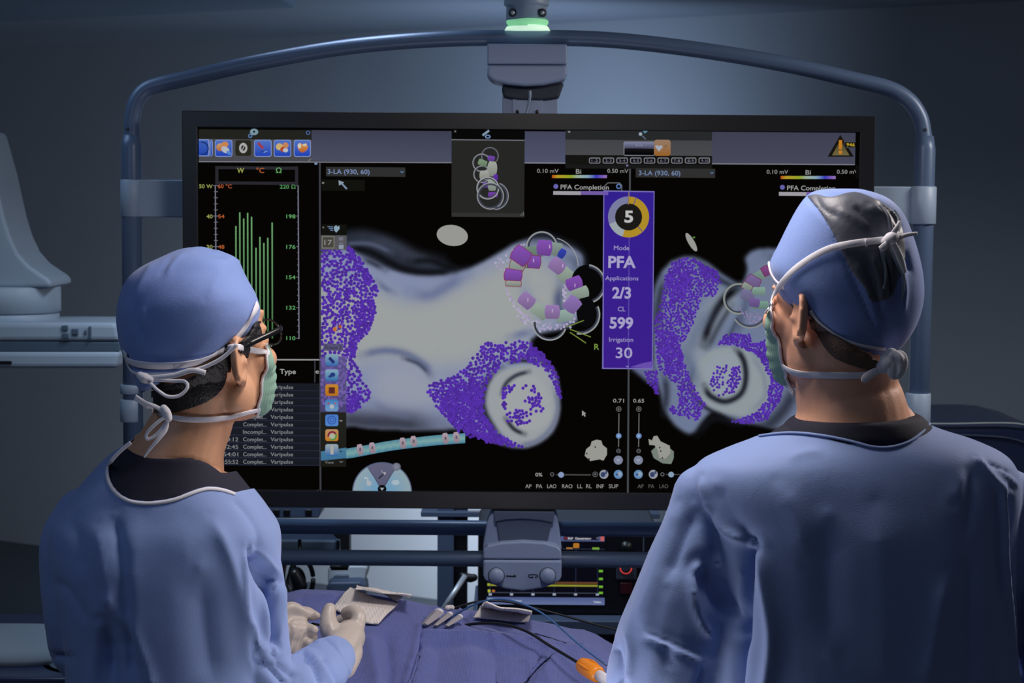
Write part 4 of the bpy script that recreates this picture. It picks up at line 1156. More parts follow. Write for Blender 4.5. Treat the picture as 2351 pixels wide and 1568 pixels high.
# ================================================================== X-RAY DETECTOR (left)
XY = 4.7
xr = thing('xray_detector_arm', P(60, 800, XY), 'pale grey x-ray detector head on a thick curved arm reaching in from the left edge', 'medical equipment')
armo = [(-420, 200), (-40, 300), (-12, 400), (0, 455), (10, 500), (24, 545), (42, 583), (66, 610), (92, 628), (108, 638), (116, 648), (118, 660), (-420, 660)]
mesh_obj('curved_arm', *prism_from_px(armo, XY - .10, .22), M['device'], xr, smooth=False, bevel=.02)
cc = P(20, 690, XY); rr = (P(137, 690, XY)[0] - cc[0])
zz = lambda y: P(20, y, XY)[2]
mesh_obj('swivel_drum', *tube([(cc[0], XY, zz(y)) for y in (655, 658, 713, 716)], [rr - .006, rr, rr, rr - .006], 48), M['device'], xr)
mesh_obj('swivel_ring', *tube([(cc[0], XY, zz(y)) for y in (716, 718, 740, 742)], [rr - .010, rr - .004, rr - .004, rr - .006], 48), M['device'], xr)
def hbox(name, px0, px1, y0, y1, tb, m, dep=.26, b=.012, Y=None):
    Y = Y or XY - .16
    o = [(px0, y0), (px1 - tb, y0 + 2), (px1, y1 - (0 if tb > 0 else 0)), (px0, y1)] if tb >= 0 else [(px0, y0), (px1, y0), (px1 + tb, y1), (px0, y1)]
    return mesh_obj(name, *prism_from_px(o, Y, dep), m, xr, smooth=False, bevel=b)
up = hbox('detector_top', -300, 277, 739, 784, 9, M['device'])
hbox('detector_groove', -296, 273, 783, 808, 0, M['groove'], .25, .003, XY - .155)
hbox('detector_base', -300, 277, 807, 846, -8, M['device'])
for (a, b, cq, d) in ((141, 747, 155, 759), (142, 765, 157, 778), (164, 755, 179, 769), (193, 758, 198, 768), (203, 749, 209, 778)):
    mesh_obj('button', *pbox(a, b, cq, d, XY - .165, .02), M['groove'], xr, smooth=False, bevel=.002)
mesh_obj('latch_slot', *pbox(-20, 829, 26, 836, XY - .166, .02), M['black'], xr, smooth=False, bevel=.002)

# ================================================================== LEFT BOTTOM TABLE AND PILLOW
TY = 4.2
tz = P(60, 1545, TY - .1)[2]
ct = thing('supply_cart', (P(80, 1545, TY)[0], TY + .1, 0), 'low dark-topped trolley at the lower left edge under the pale pillow', 'trolley')
xa, xb = P(-160, 1545, TY)[0], P(340, 1545, TY)[0]
mesh_obj('top', *box((xa, TY - .14, tz - .04), (xb, TY + .5, tz)), M['lid'], ct, smooth=False, bevel=.006)
for x in (xa + .04, xb - .04):
    for y in (TY - .08, TY + .44):
        mesh_obj('leg', *tube([(x, y, 0.03), (x, y, tz - .03)], .018, 14), M['chrome'], ct)
        mesh_obj('caster', *tube([(x - .012, y, .03), (x + .012, y, .03)], .03, 18), M['rubber'], ct)
mesh_obj('shelf', *box((xa + .03, TY - .1, .25), (xb - .03, TY + .46, .27)), M['plastic_d'], ct, smooth=False)
V, F = ellipsoid(P(20, 1498, TY + .1) , (.17, .15, .052), 40)
V = [np.array(v) for v in V]; cpi = P(20, 1498, TY + .1)
V = [cpi + np.sign(v - cpi) * np.array([.17, .15, .052]) * (np.abs(v - cpi) / np.array([.17, .15, .052])) ** .62 for v in V]
V = [np.array([v[0], v[1], max(v[2], tz + .001)]) for v in V]
pil = mesh_obj('pillow', V, F, M['pillow'])
tag(pil, 'soft pale pillow lying on the dark trolley at the lower left corner', 'pillow')
V, F = ellipsoid(P(200, 1530, TY + .02), (.10, .12, .03), 36)
V = [np.array([v[0], v[1], max(v[2], tz + .001)]) for v in V]
tag(mesh_obj('folded_blanket', V, F, M['groove']), 'grey folded blanket on the dark trolley to the right of the pillow', 'blanket')

# ================================================================== RIGHT EDGE: dark glossy equipment cover
EY = 4.9
ec = thing('equipment_cart', (P(2330, 1100, EY)[0], EY + .2, 0), 'dark glossy rounded console cabinet with pale edge strip behind the right person', 'medical equipment')
hood = [(2080, 974), (2300, 973), (2345, 976), (2400, 990), (2450, 1020), (2480, 1080), (2490, 1200), (2490, 1560), (2080, 1560)]
mesh_obj('hood', *prism_from_px(hood, EY, .5), M['lid'], ec, smooth=False, bevel=.02)
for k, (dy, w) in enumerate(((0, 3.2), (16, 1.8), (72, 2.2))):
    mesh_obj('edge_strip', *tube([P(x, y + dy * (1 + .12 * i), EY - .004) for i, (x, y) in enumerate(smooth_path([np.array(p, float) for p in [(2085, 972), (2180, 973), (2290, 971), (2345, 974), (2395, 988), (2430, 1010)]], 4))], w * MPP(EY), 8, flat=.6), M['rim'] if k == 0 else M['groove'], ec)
mesh_obj('base', *box((P(2080, 1560, EY)[0], EY + .02, 0.0), (P(2490, 1560, EY)[0], EY + .48, P(2080, 1540, EY)[2])), M['black'], ec, smooth=False)

# ================================================================== UNDER THE MONITOR
# generator display
GY = 4.35
gen = thing('ablation_generator', P(1290, 1412, GY), 'black bedside generator with lit graph screen and red ringed button, below the huge display', 'medical device')
mesh_obj('casing', *pbox(1097, 1200, 1505, 1412, GY, .2), M['black'], gen, smooth=False, bevel=.008)
cg = Canvas(GY - .0012)
cg.rect(1117, 1226, 1388, 1388, (9, 10, 20))
cg.rect(1287, 1228, 1388, 1243, (74, 84, 124)); cg.rrect(1294, 1231, 1375, 1240, 3, (16, 18, 34)); cg.text('RF', 1304, 1238.5, 12, 5, (190, 190, 200), .03); cg.text('Generator', 1320, 1238.5, 38, 5, (190, 190, 200), .03)
cg.rect(1296, 1233, 1302, 1238, (120, 40, 50)); cg.rect(1379, 1230, 1387, 1242, (190, 90, 90)); cg.line([(1370, 1234), (1372, 1237), (1374, 1234)], 1.2, (140, 140, 150))
cg.rrect(1316, 1247, 1330, 1258, 3, (170, 110, 40)); cg.rect(1300, 1257, 1315, 1261, (170, 120, 50)); cg.rect(1360, 1257, 1376, 1262, (120, 170, 50)); cg.rect(1287, 1260, 1388, 1261, (50, 60, 80))
for x in (1126, 1175, 1224, 1273, 1322, 1372): cg.rect(x - .8, 1262, x + .8, 1362, (34, 40, 66)); cg.rect(x - 4, 1362, x + 3, 1367, (150, 160, 180))
cg.rect(1126, 1360, 1374, 1362, (60, 66, 80)); cg.rect(1126, 1335.5, 1372, 1338, (104, 66, 40)); cg.rect(1126, 1342, 1372, 1346, (140, 142, 50)); cg.rect(1273, 1338, 1372, 1341, (90, 60, 36))
for y in (1311, 1329, 1347, 1361): cg.rect(1375, y - 2.5, 1384, y + 2.5, (110, 176, 48))
cg.rect(1119, 1339, 1125, 1345, (150, 160, 50)); cg.rect(1120, 1353, 1126, 1360, (170, 170, 60)); cg.rect(1130, 1354, 1136, 1359, (180, 110, 50))
cg.rect(1117, 1371, 1388, 1388, (74, 86, 132), (96, 110, 152)); cg.rect(1120, 1374, 1144, 1379, (160, 180, 190)); cg.text('Patient', 1176, 1381, 22, 4.5, (170, 180, 200), .03); cg.text('Tables', 1362, 1384, 18, 4.5, (180, 190, 210), .03)
tag(cg.build('graph_screen', gen), 'lit graph screen')
sq = mesh_obj('button_plate', *pbox(1415, 1285, 1462, 1332, GY - .006, .012), M['recess'], gen, smooth=False, bevel=.004)
p = P(1437, 1304, GY - .008)
V, F = tube([p + np.array([.0135 * math.cos(a), 0, .0135 * math.sin(a)]) for a in np.linspace(math.radians(160), math.radians(380), 26)], .0012, 8)
mesh_obj('lit_ring', V, F, M['redlit'], gen)
mesh_obj('power_button', *tube([p, p + np.array([0, -.004, 0]), p + np.array([0, -.005, 0])], [.0118, .0118, .010], 28), M['recess'], gen)
mesh_obj('stop_button', *pbox(1424, 1338, 1451, 1365, GY - .005, .01), M['reddim'], gen, smooth=False, bevel=.003)
mesh_obj('start_button', *tube([P(1438, 1256, GY), P(1438, 1256, GY - .005)], .014, 28), M['greendim'], gen)
mesh_obj('card_slot', *pbox(1476, 1234, 1479, 1266, GY - .001, .01), M['groove'], gen, smooth=False)
# cart carrying it
sc = thing('equipment_trolley', (P(1300, 1430, GY)[0], GY, 0), 'grey shelf trolley standing under the black generator', 'trolley')
zt = P(1300, 1412, GY)[2]
xa, xb = P(1085, 1430, GY)[0], P(1530, 1430, GY)[0]
mesh_obj('shelf_top', *box((xa, GY - .06, zt - .034), (xb, GY + .34, zt - .0005)), M['plastic_d'], sc, smooth=False, bevel=.003)
mesh_obj('cabinet', *box((xa + .03, GY + .03, .10), (xb - .03, GY + .32, zt - .033)), M['black'], sc, smooth=False)
for x in (1392, 1420, 1520, 1095):
    px_ = P(x, 1500, GY - .02)[0]
    mesh_obj('upright', *tube([(px_, GY - .02, .06), (px_, GY - .02, zt - .03)], .007, 12), M['plastic_d'], sc)
for x in (xa + .06, xb - .06):
    for y in (GY, GY + .28):
        mesh_obj('caster', *tube([(x - .012, y, .035), (x + .012, y, .035)], .035, 18), M['rubber'], sc)
        mesh_obj('caster_fork', *box((x - .018, y - .012, .035), (x + .018, y + .012, .105)), M['chrome'], sc, smooth=False)
# upright column and floor pole behind
cl = thing('floor_column', (P(1025, 1300, 4.75)[0], 4.8, 0), 'dark grey upright equipment column left of the black generator', 'column')
c1, hx1, _ = PR(1004, 1150, 1042, 1400, 4.7); c2, hx2, _ = PR(1042, 1150, 1073, 1400, 4.74)
zt2 = P(1025, 1150, 4.7)[2]
mesh_obj('shaft', *box((c1[0] - hx1, 4.7, .02), (c1[0] + hx1, 4.82, zt2)), M['plastic_d'], cl, smooth=False, bevel=.003)
mesh_obj('cable_channel', *box((c2[0] - hx2, 4.72, .02), (c2[0] + hx2, 4.80, zt2)), M['black'], cl, smooth=False, bevel=.003)
mesh_obj('foot_plate', *box((c1[0] - .16, 4.62, 0), (c1[0] + .22, 4.92, .022)), M['black'], cl, smooth=False, bevel=.005)
mesh_obj('head_plate', *pbox(966, 1177, 1515, 1189, 4.69, .12), M['plastic_d'], cl, smooth=False, bevel=.002)
mesh_obj('pale_strip', *pbox(1074, 1171, 1488, 1177.5, 4.69, .10), M['white'], cl, smooth=False, bevel=.002)  # paler strip above the head plate
# slanted steel arm
sa = thing('support_arm', P(1016, 1400, 4.2), 'slanted steel support rod rising from behind the draped patient to a black joint', 'support rod')
mesh_obj('rod', *tube([P(1014, 1404, 4.2), P(1068, 1322, 4.25)], 6.5 * MPP(4.2), 16), M['chrome'], sa)
mesh_obj('joint', *chain([P(1062, 1322, 4.26), P(1078, 1327, 4.26), P(1088, 1326, 4.26)], [.0085, .0105, .009], 14), M['rubber'], sa)
mesh_obj('lower_joint', *chain([P(1008, 1402, 4.2), P(1020, 1409, 4.2)], [.010, .010], 14), M['rubber'], sa)
mesh_obj('table_clamp', *tube([P(1016, 1408, 4.2), P(1016, 1700, 4.2)], .012, 14), M['chrome'], sa)
# pale device with the handle on a rail
dv = thing('wall_device', P(790, 1350, 4.6), 'pale box-shaped device with a rounded dark front hanging under the dark rail bracket', 'medical device')
mesh_obj('body', *prism_from_px([(752, 1338), (753, 1306), (760, 1300), (836, 1299), (843, 1304), (837, 1338)], 4.66, .14), M['white'], dv, smooth=False, bevel=.006)
mesh_obj('front', *prism_from_px([(750, 1372), (750, 1345), (756, 1337), (828, 1336), (838, 1345), (841, 1372)], 4.60, .10), M['plastic_d'], dv, smooth=False, bevel=.006)
mesh_obj('handle_recess', *prism_from_px([(762, 1333), (767, 1322), (775, 1320), (800, 1320), (802, 1332)], 4.65, .02), M['groove'], dv, smooth=False, bevel=.003)
br = thing('rail_bracket', P(780, 1240, 4.72), 'black hooked bracket at the end of the grey wall rail', 'bracket')
mesh_obj('hook', *prism_from_px([(766, 1220), (802, 1220), (802, 1312), (757, 1312), (757, 1298), (781, 1298), (781, 1238), (773, 1238), (772, 1232), (766, 1232)], 4.66, .06), M['rubber'], br, smooth=False, bevel=.003)
rl = thing('wall_rail', P(700, 1245, 4.75), 'wide grey-blue equipment rail seen between the two lower frame bars on the left', 'rail')
mesh_obj('rail_profile', *pbox(430, 1222, 772, 1241, 4.74, .05), M['plastic_d'], rl, smooth=False, bevel=.004)
mesh_obj('rail_lip', *pbox(430, 1241, 780, 1263, 4.72, .06), M['groove'], rl, smooth=False, bevel=.004)
db = thing('side_display', P(650, 1185, 4.5), 'dark low equipment box just under the left lower edge of the huge display', 'medical device')
mesh_obj('box_body', *prism_from_px([(430, 1140), (745, 1140), (732, 1189), (430, 1191)], 4.5, .15), M['plastic_d'], db, smooth=False, bevel=.003)
for x in (634, 658, 708):
    mesh_obj('clip', *pbox(x - 8, 1170, x + 8, 1183, 4.495, .02), M['black'], db, smooth=False, bevel=.002)
xp = P(590, 1190, 4.6)
mesh_obj('stand_pole', *tube([(xp[0], 4.58, .02), (xp[0], 4.58, xp[2] + .02)], .016, 14), M['tube'], db)
mesh_obj('stand_foot', *tube([(xp[0], 4.58, 0), (xp[0], 4.58, .02)], .10, 28), M['black'], db)
xp = P(500, 1240, 4.77)
mesh_obj('rail_post', *box((xp[0] - .02, 4.76, 0), (xp[0] + .02, 4.80, xp[2] + .01)), M['plastic_d'], rl, smooth=False)
# black hanging cable
hk = thing('cable_bundle', P(690, 1330, 4.5), 'black looped cable bundle hanging beside the pale box device', 'cable')
lp = lambda cx, cy, rx, ry, a0, a1: [P(cx + rx * math.cos(math.radians(a)), cy + ry * math.sin(math.radians(a)), 4.5 + .0004 * a) for a in np.linspace(a0, a1, 30)]
mesh_obj('cable_loop', *tube(lp(692, 1330, 27, 46, 0, 350), .0062, 12), M['rubber'], hk)
mesh_obj('cable_loop', *tube(lp(680, 1336, 18, 30, 20, 380), .0058, 12), M['rubber'], hk)
mesh_obj('cable_loop', *tube(lp(664, 1330, 14, 50, 0, 360), .0058, 12), M['rubber'], hk)
mesh_obj('plug', *chain([P(676, 1318, 4.48), P(690, 1345, 4.48)], [.014, .017], 14), M['black'], hk)
mesh_obj('strap', *tube([P(688, 1240, 4.55), P(690, 1290, 4.52)], .005, 8), M['rubber'], hk)

# ================================================================== OPERATING TABLE, DRAPE
ot = thing('operating_table', (-.1, 3.3, 0), 'patient table standing under the blue surgical drape', 'table')
mesh_obj('table_top', *box((-.68, 3.06, .78), (.83, 3.50, .83)), M['black'], ot, smooth=False, bevel=.01)
mesh_obj('column', *box((-.3, 3.18, .06), (.1, 3.42, .78)), M['white'], ot, smooth=False, bevel=.02)
mesh_obj('base', *box((-.55, 3.08, 0), (.35, 3.50, .07)), M['plastic_d'], ot, smooth=False, bevel=.02)
sil = [(300, 1378), (560, 1376), (640, 1372), (662, 1362), (690, 1355), (740, 1357), (800, 1360), (850, 1366), (905, 1374), (940, 1382), (980, 1391), (1010, 1397), (1040, 1404), (1075, 1402), (1110, 1409), (1160, 1418), (1215, 1426), (1260, 1434), (1310, 1447), (1340, 1449), (1370, 1460), (1395, 1476), (1500, 1530), (1700, 1560), (2000, 1590)]
CY_ = 3.38
xs = np.array([P(a, b, CY_)[0] for a, b in sil]); zs = np.array([P(a, b, CY_)[2] for a, b in sil])
nx, ny = 330, 190
GX = np.linspace(-.70, .85, nx)
u = np.linspace(0, 1, ny)
# profile across the table: back skirt, crest, front slope, front skirt
V = []
for t in u:
    for x in GX:
        cz = np.interp(x, xs, zs)
        if t < .14:
            s = t / .14; y = CY_ + .17 - .03 * s; z = .62 + (cz - .10 - .62) * s
        elif t < .26:
            s = (t - .14) / .12; y = CY_ + .14 - .14 * s; z = cz - .10 * (1 - s) ** 2
        elif t < .80:
            s = (t - .26) / .54; y = CY_ - .36 * s; z = cz + (.965 - cz) * (s ** 1.35)
        else:
            s = (t - .80) / .20; y = CY_ - .36 - .028 * math.sin(min(s * 4, 1) * math.pi / 2); z = .965 - .42 * s ** 1.1
        V.append((x, y, z))
F = [(j * nx + i, (j + 1) * nx + i, (j + 1) * nx + i + 1, j * nx + i + 1) for j in range(ny - 1) for i in range(nx - 1)]
me = bpy.data.meshes.new('surgical_drape'); me.from_pydata(V, [], F); me.update()
folds(me, [(l[0], l[1], l[2] * 1.7) + tuple(l[3:]) for l in [
    ([(962, 1440), (955, 1490), (940, 1540), (930, 1580)], 6, .006), ([(972, 1440), (964, 1490), (950, 1540), (938, 1580)], 4, -.007),
    ([(960, 1448), (1040, 1452), (1120, 1462), (1200, 1470), (1270, 1492)], 14, .006, 40), ([(950, 1478), (1050, 1480), (1140, 1492), (1220, 1512)], 16, -.007, 40),
    ([(1255, 1500), (1225, 1535), (1195, 1580)], 14, -.006, 20), ([(1275, 1492), (1250, 1530), (1230, 1580)], 20, .004, 20),
    ([(1290, 1500), (1340, 1515), (1360, 1545)], 40, .007, 40), ([(1180, 1568), (1240, 1500), (1300, 1490)], 10, .004),
    ([(1345, 1478), (1335, 1495), (1310, 1505)], 12, .002),
    ([(1050, 1400), (1062, 1420), (1045, 1440)], 8, .008, 12), ([(1022, 1402), (1030, 1420)], 7, -.006, 10), ([(1075, 1408), (1090, 1425)], 8, -.005, 10),
    ([(850, 1480), (860, 1530), (870, 1580)], 20, .007), ([(890, 1470), (895, 1530), (890, 1580)], 14, -.008),
    ([(1010, 1500), (1000, 1580)], 22, -.006), ([(1080, 1510), (1080, 1580)], 26, .006), ([(1140, 1510), (1140, 1580)], 16, -.006),
    ([(660, 1385), (720, 1372), (790, 1372)], 8, .004, 30), ([(700, 1400), (690, 1370)], 8, -.003, 10), ([(1130, 1440), (1160, 1455), (1210, 1466), (1260, 1464)], 4, -.003, 20),
    ([(1000, 1392), (985, 1430), (965, 1445)], 4, .003), ([(1395, 1490), (1350, 1510)], 10, .002, 10)]])
drp = link('surgical_drape', me, M['drape'], None, True)
tag(drp, 'wrinkled blue woven drape covering the patient between the two people', 'drape')
dsurf = Surf([me])

for poly_, of_ in (([(976, 1449), (1040, 1450), (1110, 1455), (1190, 1466), (1262, 1484), (1292, 1492), (1262, 1512), (1228, 1545), (1196, 1590), (1180, 1640), (916, 1640), (938, 1560), (958, 1500)], .0045),
                  ([(1302, 1486), (1340, 1492), (1378, 1506), (1420, 1530), (1470, 1640), (1206, 1640), (1226, 1580), (1256, 1530), (1280, 1500)], .0085)):
    pv, pf = patch(dsurf, sm2(poly_ + [poly_[0]], 3)[:-1], 6.0, of_, 3.3, maxjump=.2)
    mesh_obj('folded_panel', pv, pf, M['drape'], drp, solid=.004)

def sheet(name, quad_top, quad_bot, n, off, m, label, group, curl=None, parent=None):
    """thin cloth: two pixel polylines (far edge, near edge) laid on the drape"""
    T = sm2(quad_top, 8); B = sm2(quad_bot, 8)
    def at(L, t):
        k = t * (len(L) - 1); i = min(int(k), len(L) - 2); f = k - i
        return np.array(L[i]) * (1 - f) + np.array(L[i + 1]) * f
    V = []
    nu, nv = 36, 14
    for j in range(nv + 1):
        for i in range(nu + 1):
            t, s = i / nu, j / nv
            p = at(T, t) * (1 - s) + at(B, t) * s
            h, nn = dsurf.hit(p[0], p[1], off, 3.3)
            lift = curl(t, s) if curl else 0
            w = .0016 * math.sin(t * 9 + s * 3) * math.sin(s * 6 + t * 2)
            V.append(h + np.array([0, 0, lift + w]) - np.array([0, .0015, 0]))
    V = np.array(V)
    k = nu + 1
    for _ in range(5):
        G2 = V.reshape(nv + 1, k, 3)
        G2[1:-1, 1:-1] = (G2[1:-1, :-2] + G2[1:-1, 2:] + G2[:-2, 1:-1] + G2[2:, 1:-1] + 2 * G2[1:-1, 1:-1]) / 6
        V = G2.reshape(-1, 3)
    F = [(j * k + i, j * k + i + 1, (j + 1) * k + i + 1, (j + 1) * k + i) for j in range(nv) for i in range(nu)]
    o = mesh_obj(name, V, F, m, parent, solid=.003)
    if label: tag(o, label, 'gauze pad', group)
    return o
sheet('gauze_pad', [(803, 1361), (840, 1376), (875, 1389), (912, 1399)], [(762, 1403), (795, 1418), (830, 1434), (868, 1437)], 12, .006, M['gauze'],
      'large ribbed white gauze pad beside the gloved hands of the left person', 'gauze pads on the drape', lambda t, s: .004 * (1 - s))
sheet('gauze_pad', [(815, 1357), (858, 1358), (895, 1366), (947, 1371)], [(826, 1367), (862, 1371), (885, 1380), (910, 1392)], 12, .008, M['gauze'],
      'narrow folded gauze strip lying behind the large gauze pad', 'gauze pads on the drape', lambda t, s: .004)
sheet('gauze_pad', [(1114, 1393), (1135, 1404), (1165, 1410), (1222, 1418)], [(1089, 1425), (1120, 1428), (1160, 1433), (1212, 1434)], 12, .007, M['gauze'],
      'crumpled gauze pad in front of the black generator, right of the sheath tubes', 'gauze pads on the drape', lambda t, s: .012 * (1 - s))
# introducer sheaths
for k, (pts, w, lab) in enumerate(((((980, 1442), (1003, 1423)), 19, 'widest pale introducer hub, leftmost of the small hubs on the drape'),
                                    (((1000, 1444), (1024, 1427)), 12, 'slim pale introducer hub in the middle of the small hubs on the drape'),
                                    (((1022, 1445), (1052, 1434)), 14, 'pale introducer hub where the thick black cable enters the drape'))):
    a = dsurf.hit(*pts[0], .008, 3.3)[0]; b = dsurf.hit(*pts[1], .014, 3.3)[0]
    t = thing('introducer_sheath', a, lab, 'introducer', 'introducer hubs on the drape')
    mesh_obj('hub', *tube([a, a * .5 + b * .5, b], [w * .5 * MPP(3.3), w * .75 * MPP(3.3), w * .9 * MPP(3.3)], 4, flat=.5), M['sheath'], t, smooth=False, bevel=.0012)
    mesh_obj('valve_cap', *tube([b, b + (b - a) * .10], w * .6 * MPP(3.3), 14, flat=.7), M['trim'], t)
def cable(name, pts, r, m, label, lift=.004, cat='cable'):
    q = smooth_path([np.array(p, float) for p in pts], 8)
    o = mesh_obj(name, *tube([P(x, y, Y) for x, y, Y in q], r, 10), m)
    return tag(o, label, cat)
def dy(x, y, off=.004): return float(dsurf.hit(x, y, off, 3.3)[0][1])
hd = thing('steerable_catheter', P(1330, 1523, 3.05), 'catheter with a thick black shaft and orange grip lying over the blue drape', 'catheter')
q = smooth_path([np.array(p, float) for p in [(1050, 1440, 3.30), (1075, 1434, 3.29), (1110, 1431, 3.27), (1160, 1434, 3.24), (1210, 1450, 3.20), (1260, 1481, 3.14), (1300, 1505, 3.08), (1333, 1525, 3.03)]], 8)
mesh_obj('shaft', *tube([P(*p) for p in q], .0026, 12), M['rubber'], hd)
ga, gb = P(1333, 1525, 3.03), P(1378, 1552, 2.96)
dd = gb - ga; LL = np.linalg.norm(dd); dd /= LL
mesh_obj('collar', *tube([ga - dd * .006, ga + dd * .001, ga + dd * .004], [.0055, .0075, .008], 20), M['trim'], hd)
gr = mesh_obj('grip', *tube([ga + dd * LL * t for t in (.04, .10, .3, .6, .85, .93)], [.0095, .0130, .0142, .0146, .0140, .0115], 28), M['orange'], hd)
sd = np.cross(dd, [0, 0, 1.0]); sd /= np.linalg.norm(sd); un = np.cross(sd, dd)
for a in (math.radians(70), math.radians(150), math.radians(-20)):
    n_ = math.cos(a) * sd * -1 + math.sin(a) * un
    mesh_obj('grip_rib', *chain([ga + dd * LL * .2 + n_ * .0135, ga + dd * LL * .5 + n_ * .0150, ga + dd * LL * .8 + n_ * .0135], [.0014, .0022, .0014], 8), M['orange'], gr)
mesh_obj('handle', *tube([gb - dd * .003, gb + dd * .02, gb + dd * .09], [.0095, .0085, .0080], 20), M['trim'], hd)
cable('monitoring_cable', [(1012, 1436, 3.31), (1040, 1415, 3.31), (1080, 1392, 3.30), (1115, 1379, 3.29), (1155, 1376, 3.27), (1195, 1385, 3.24), (1240, 1405, 3.20), (1285, 1440, 3.14), (1330, 1480, 3.06), (1392, 1527, 2.98)], .0017, M['bluewire'], 'thin blue cable arching above the drape from the introducer hubs to the right person')
cable('monitoring_cable', [(1022, 1403, 3.42), (1055, 1392, 3.42), (1100, 1381, 3.42), (1160, 1381, 3.42), (1210, 1392, 3.42), (1290, 1412, 3.42), (1360, 1432, 3.42), (1420, 1447, 3.42)], .0022, M['rubber'], 'thin black cable crossing in front of the black generator screen')
cable('monitoring_cable', [(x, y, dy(x, y) - .002) for x, y in ((1128, 1452), (1150, 1461), (1180, 1466), (1222, 1466))], .0009, M['rubber'], 'short hair-thin dark wire lying loose on the blue drape below the thick black shaft')
cable('monitoring_cable', [(x, y, dy(x, y) - .002) for x, y in ((1228, 1454), (1262, 1464), (1300, 1476), (1330, 1478), (1345, 1482), (1390, 1508))], .0009, M['rubber'], 'hair-thin dark wire running over the drape towards the right person')
pk = dsurf.hit(1027, 1401, .004, 3.38)[0]
tag(mesh_obj('wire_clip', *chain([pk, pk + np.array([.008, 0, .001])], [.006, .005], 12), M['gauze']), 'tiny beige clip at the foot of the slanted steel rod', 'clip')

# ================================================================== PEOPLE
def head_tf(c, yaw, pitch, roll, s):
    R = Matrix.Rotation(math.radians(yaw), 3, 'Z') @ Matrix.Rotation(math.radians(pitch), 3, 'X') @ Matrix.Rotation(math.radians(roll), 3, 'Y')
    c = np.array(c)
    def T(p):
        return c + np.array(R @ Vector([float(a) for a in p])) * s
    return T, R

def tfmesh(T, part):
    return [T(v) for v in part[0]], part[1]

def head_parts(T):
    E = lambda c, r, rot=None, n=28: tfmesh(T, ellipsoid(c, r, n, rot))
    RX = lambda a: Matrix.Rotation(math.radians(a), 3, 'X')
    L = [E((0, -.012, .035), (.075, .094, .080)), E((0, .030, .018), (.064, .062, .064)),
         E((0, .030, -.035), (.059, .062, .075)), E((0, .050, -.088), (.036, .040, .027)),
         E((0, .020, -.075), (.052, .050, .032)), E((0, .082, .018), (.046, .014, .011)), E((0, .076, .045), (.048, .02, .03))]
    for s in (-1, 1):
        L.append(E((s * .050, .002, -.060), (.019, .030, .034)))
        L.append(E((s * .043, .060, -.024), (.024, .028, .022)))
        L.append(E((s * .031, .080, .000), (.015, .010, .009)))
        L.append(E((s * .013, .096, -.040), (.008, .010, .007)))
        # ear: shell, rim, lobe
        er = Matrix.Rotation(math.radians(s * 30), 3, 'Z') @ Matrix.Rotation(math.radians(-8), 3, 'X')
        L.append(E((s * .0775, -.016, -.004), (.0055, .0195, .034), er))
        L.append(E((s * .0735, -.006, -.034), (.0058, .009, .012), er))
        rim = []
        for a in np.linspace(-60, 225, 20):
            q = er @ Vector((s * .0045, .0190 * math.cos(math.radians(a)), .033 * math.sin(math.radians(a))))
            rim.append(np.array((s * .080, -.016, -.004)) + np.array(q))
        L.append(tfmesh(T, chain(rim, [.0036] * len(rim), 10)))
        q = [np.array((s * .082, -.016, -.004)) + np.array(er @ Vector((0, y, z))) for y, z in ((-.004, .016), (-.008, .004), (-.006, -.010))]
        L.append(tfmesh(T, chain(q, [.003] * 3, 8)))
        L.append(E((s * .0785, .001, -.008), (.004, .0045, .006)))
    L.append(tfmesh(T, chain([(0, .088, .010), (0, .103, -.012), (0, .112, -.032)], [.008, .0085, .011], 14)))
    L.append(E((0, .098, -.043), (.014, .010, .006)))
    L.append(E((0, .088, -.064), (.024, .010, .0045))); L.append(E((0, .087, -.073), (.021, .010, .0055)))
    return L

def hair_mesh(T, grow=1.045, seed=1, edge=None):
    V, F = ellipsoid((0, 0, 0), (1, 1, 1), 96)
    c = np.array([0, -.012, .035]); r = np.array([.075, .094, .080]) * grow
    V = [c + np.array(v) * r for v in V]
    # fuller nape
    out = []
    keep = []
    for v in V:
        x, y, z = v
        # hairline: lower limit of z as a function of y (nape -> behind the ear -> temple)
        zl = np.interp(y, [-.12, -.08, -.045, -.030, -.012, .000, .012, .022, .045, .09], [-.062, -.058, -.050, -.030, .018, .004, -.008, .018, .030, .055])
        keep.append(z > zl)
        k = 1 + .012 * math.sin(x * 900) * math.sin(z * 700 + y * 500)
        if z < 0.0: k *= 1 + .10 * min(1, -z / .05) * (1 if y < -.02 else .2)
        out.append(T(c + (v - c) * k))
    F = [f for f in F if sum(keep[i] for i in f) >= 3]
    used = sorted({i for f in F for i in f}); m = {a: b for b, a in enumerate(used)}
    return [out[i] for i in used], [tuple(m[i] for i in f) for f in F]

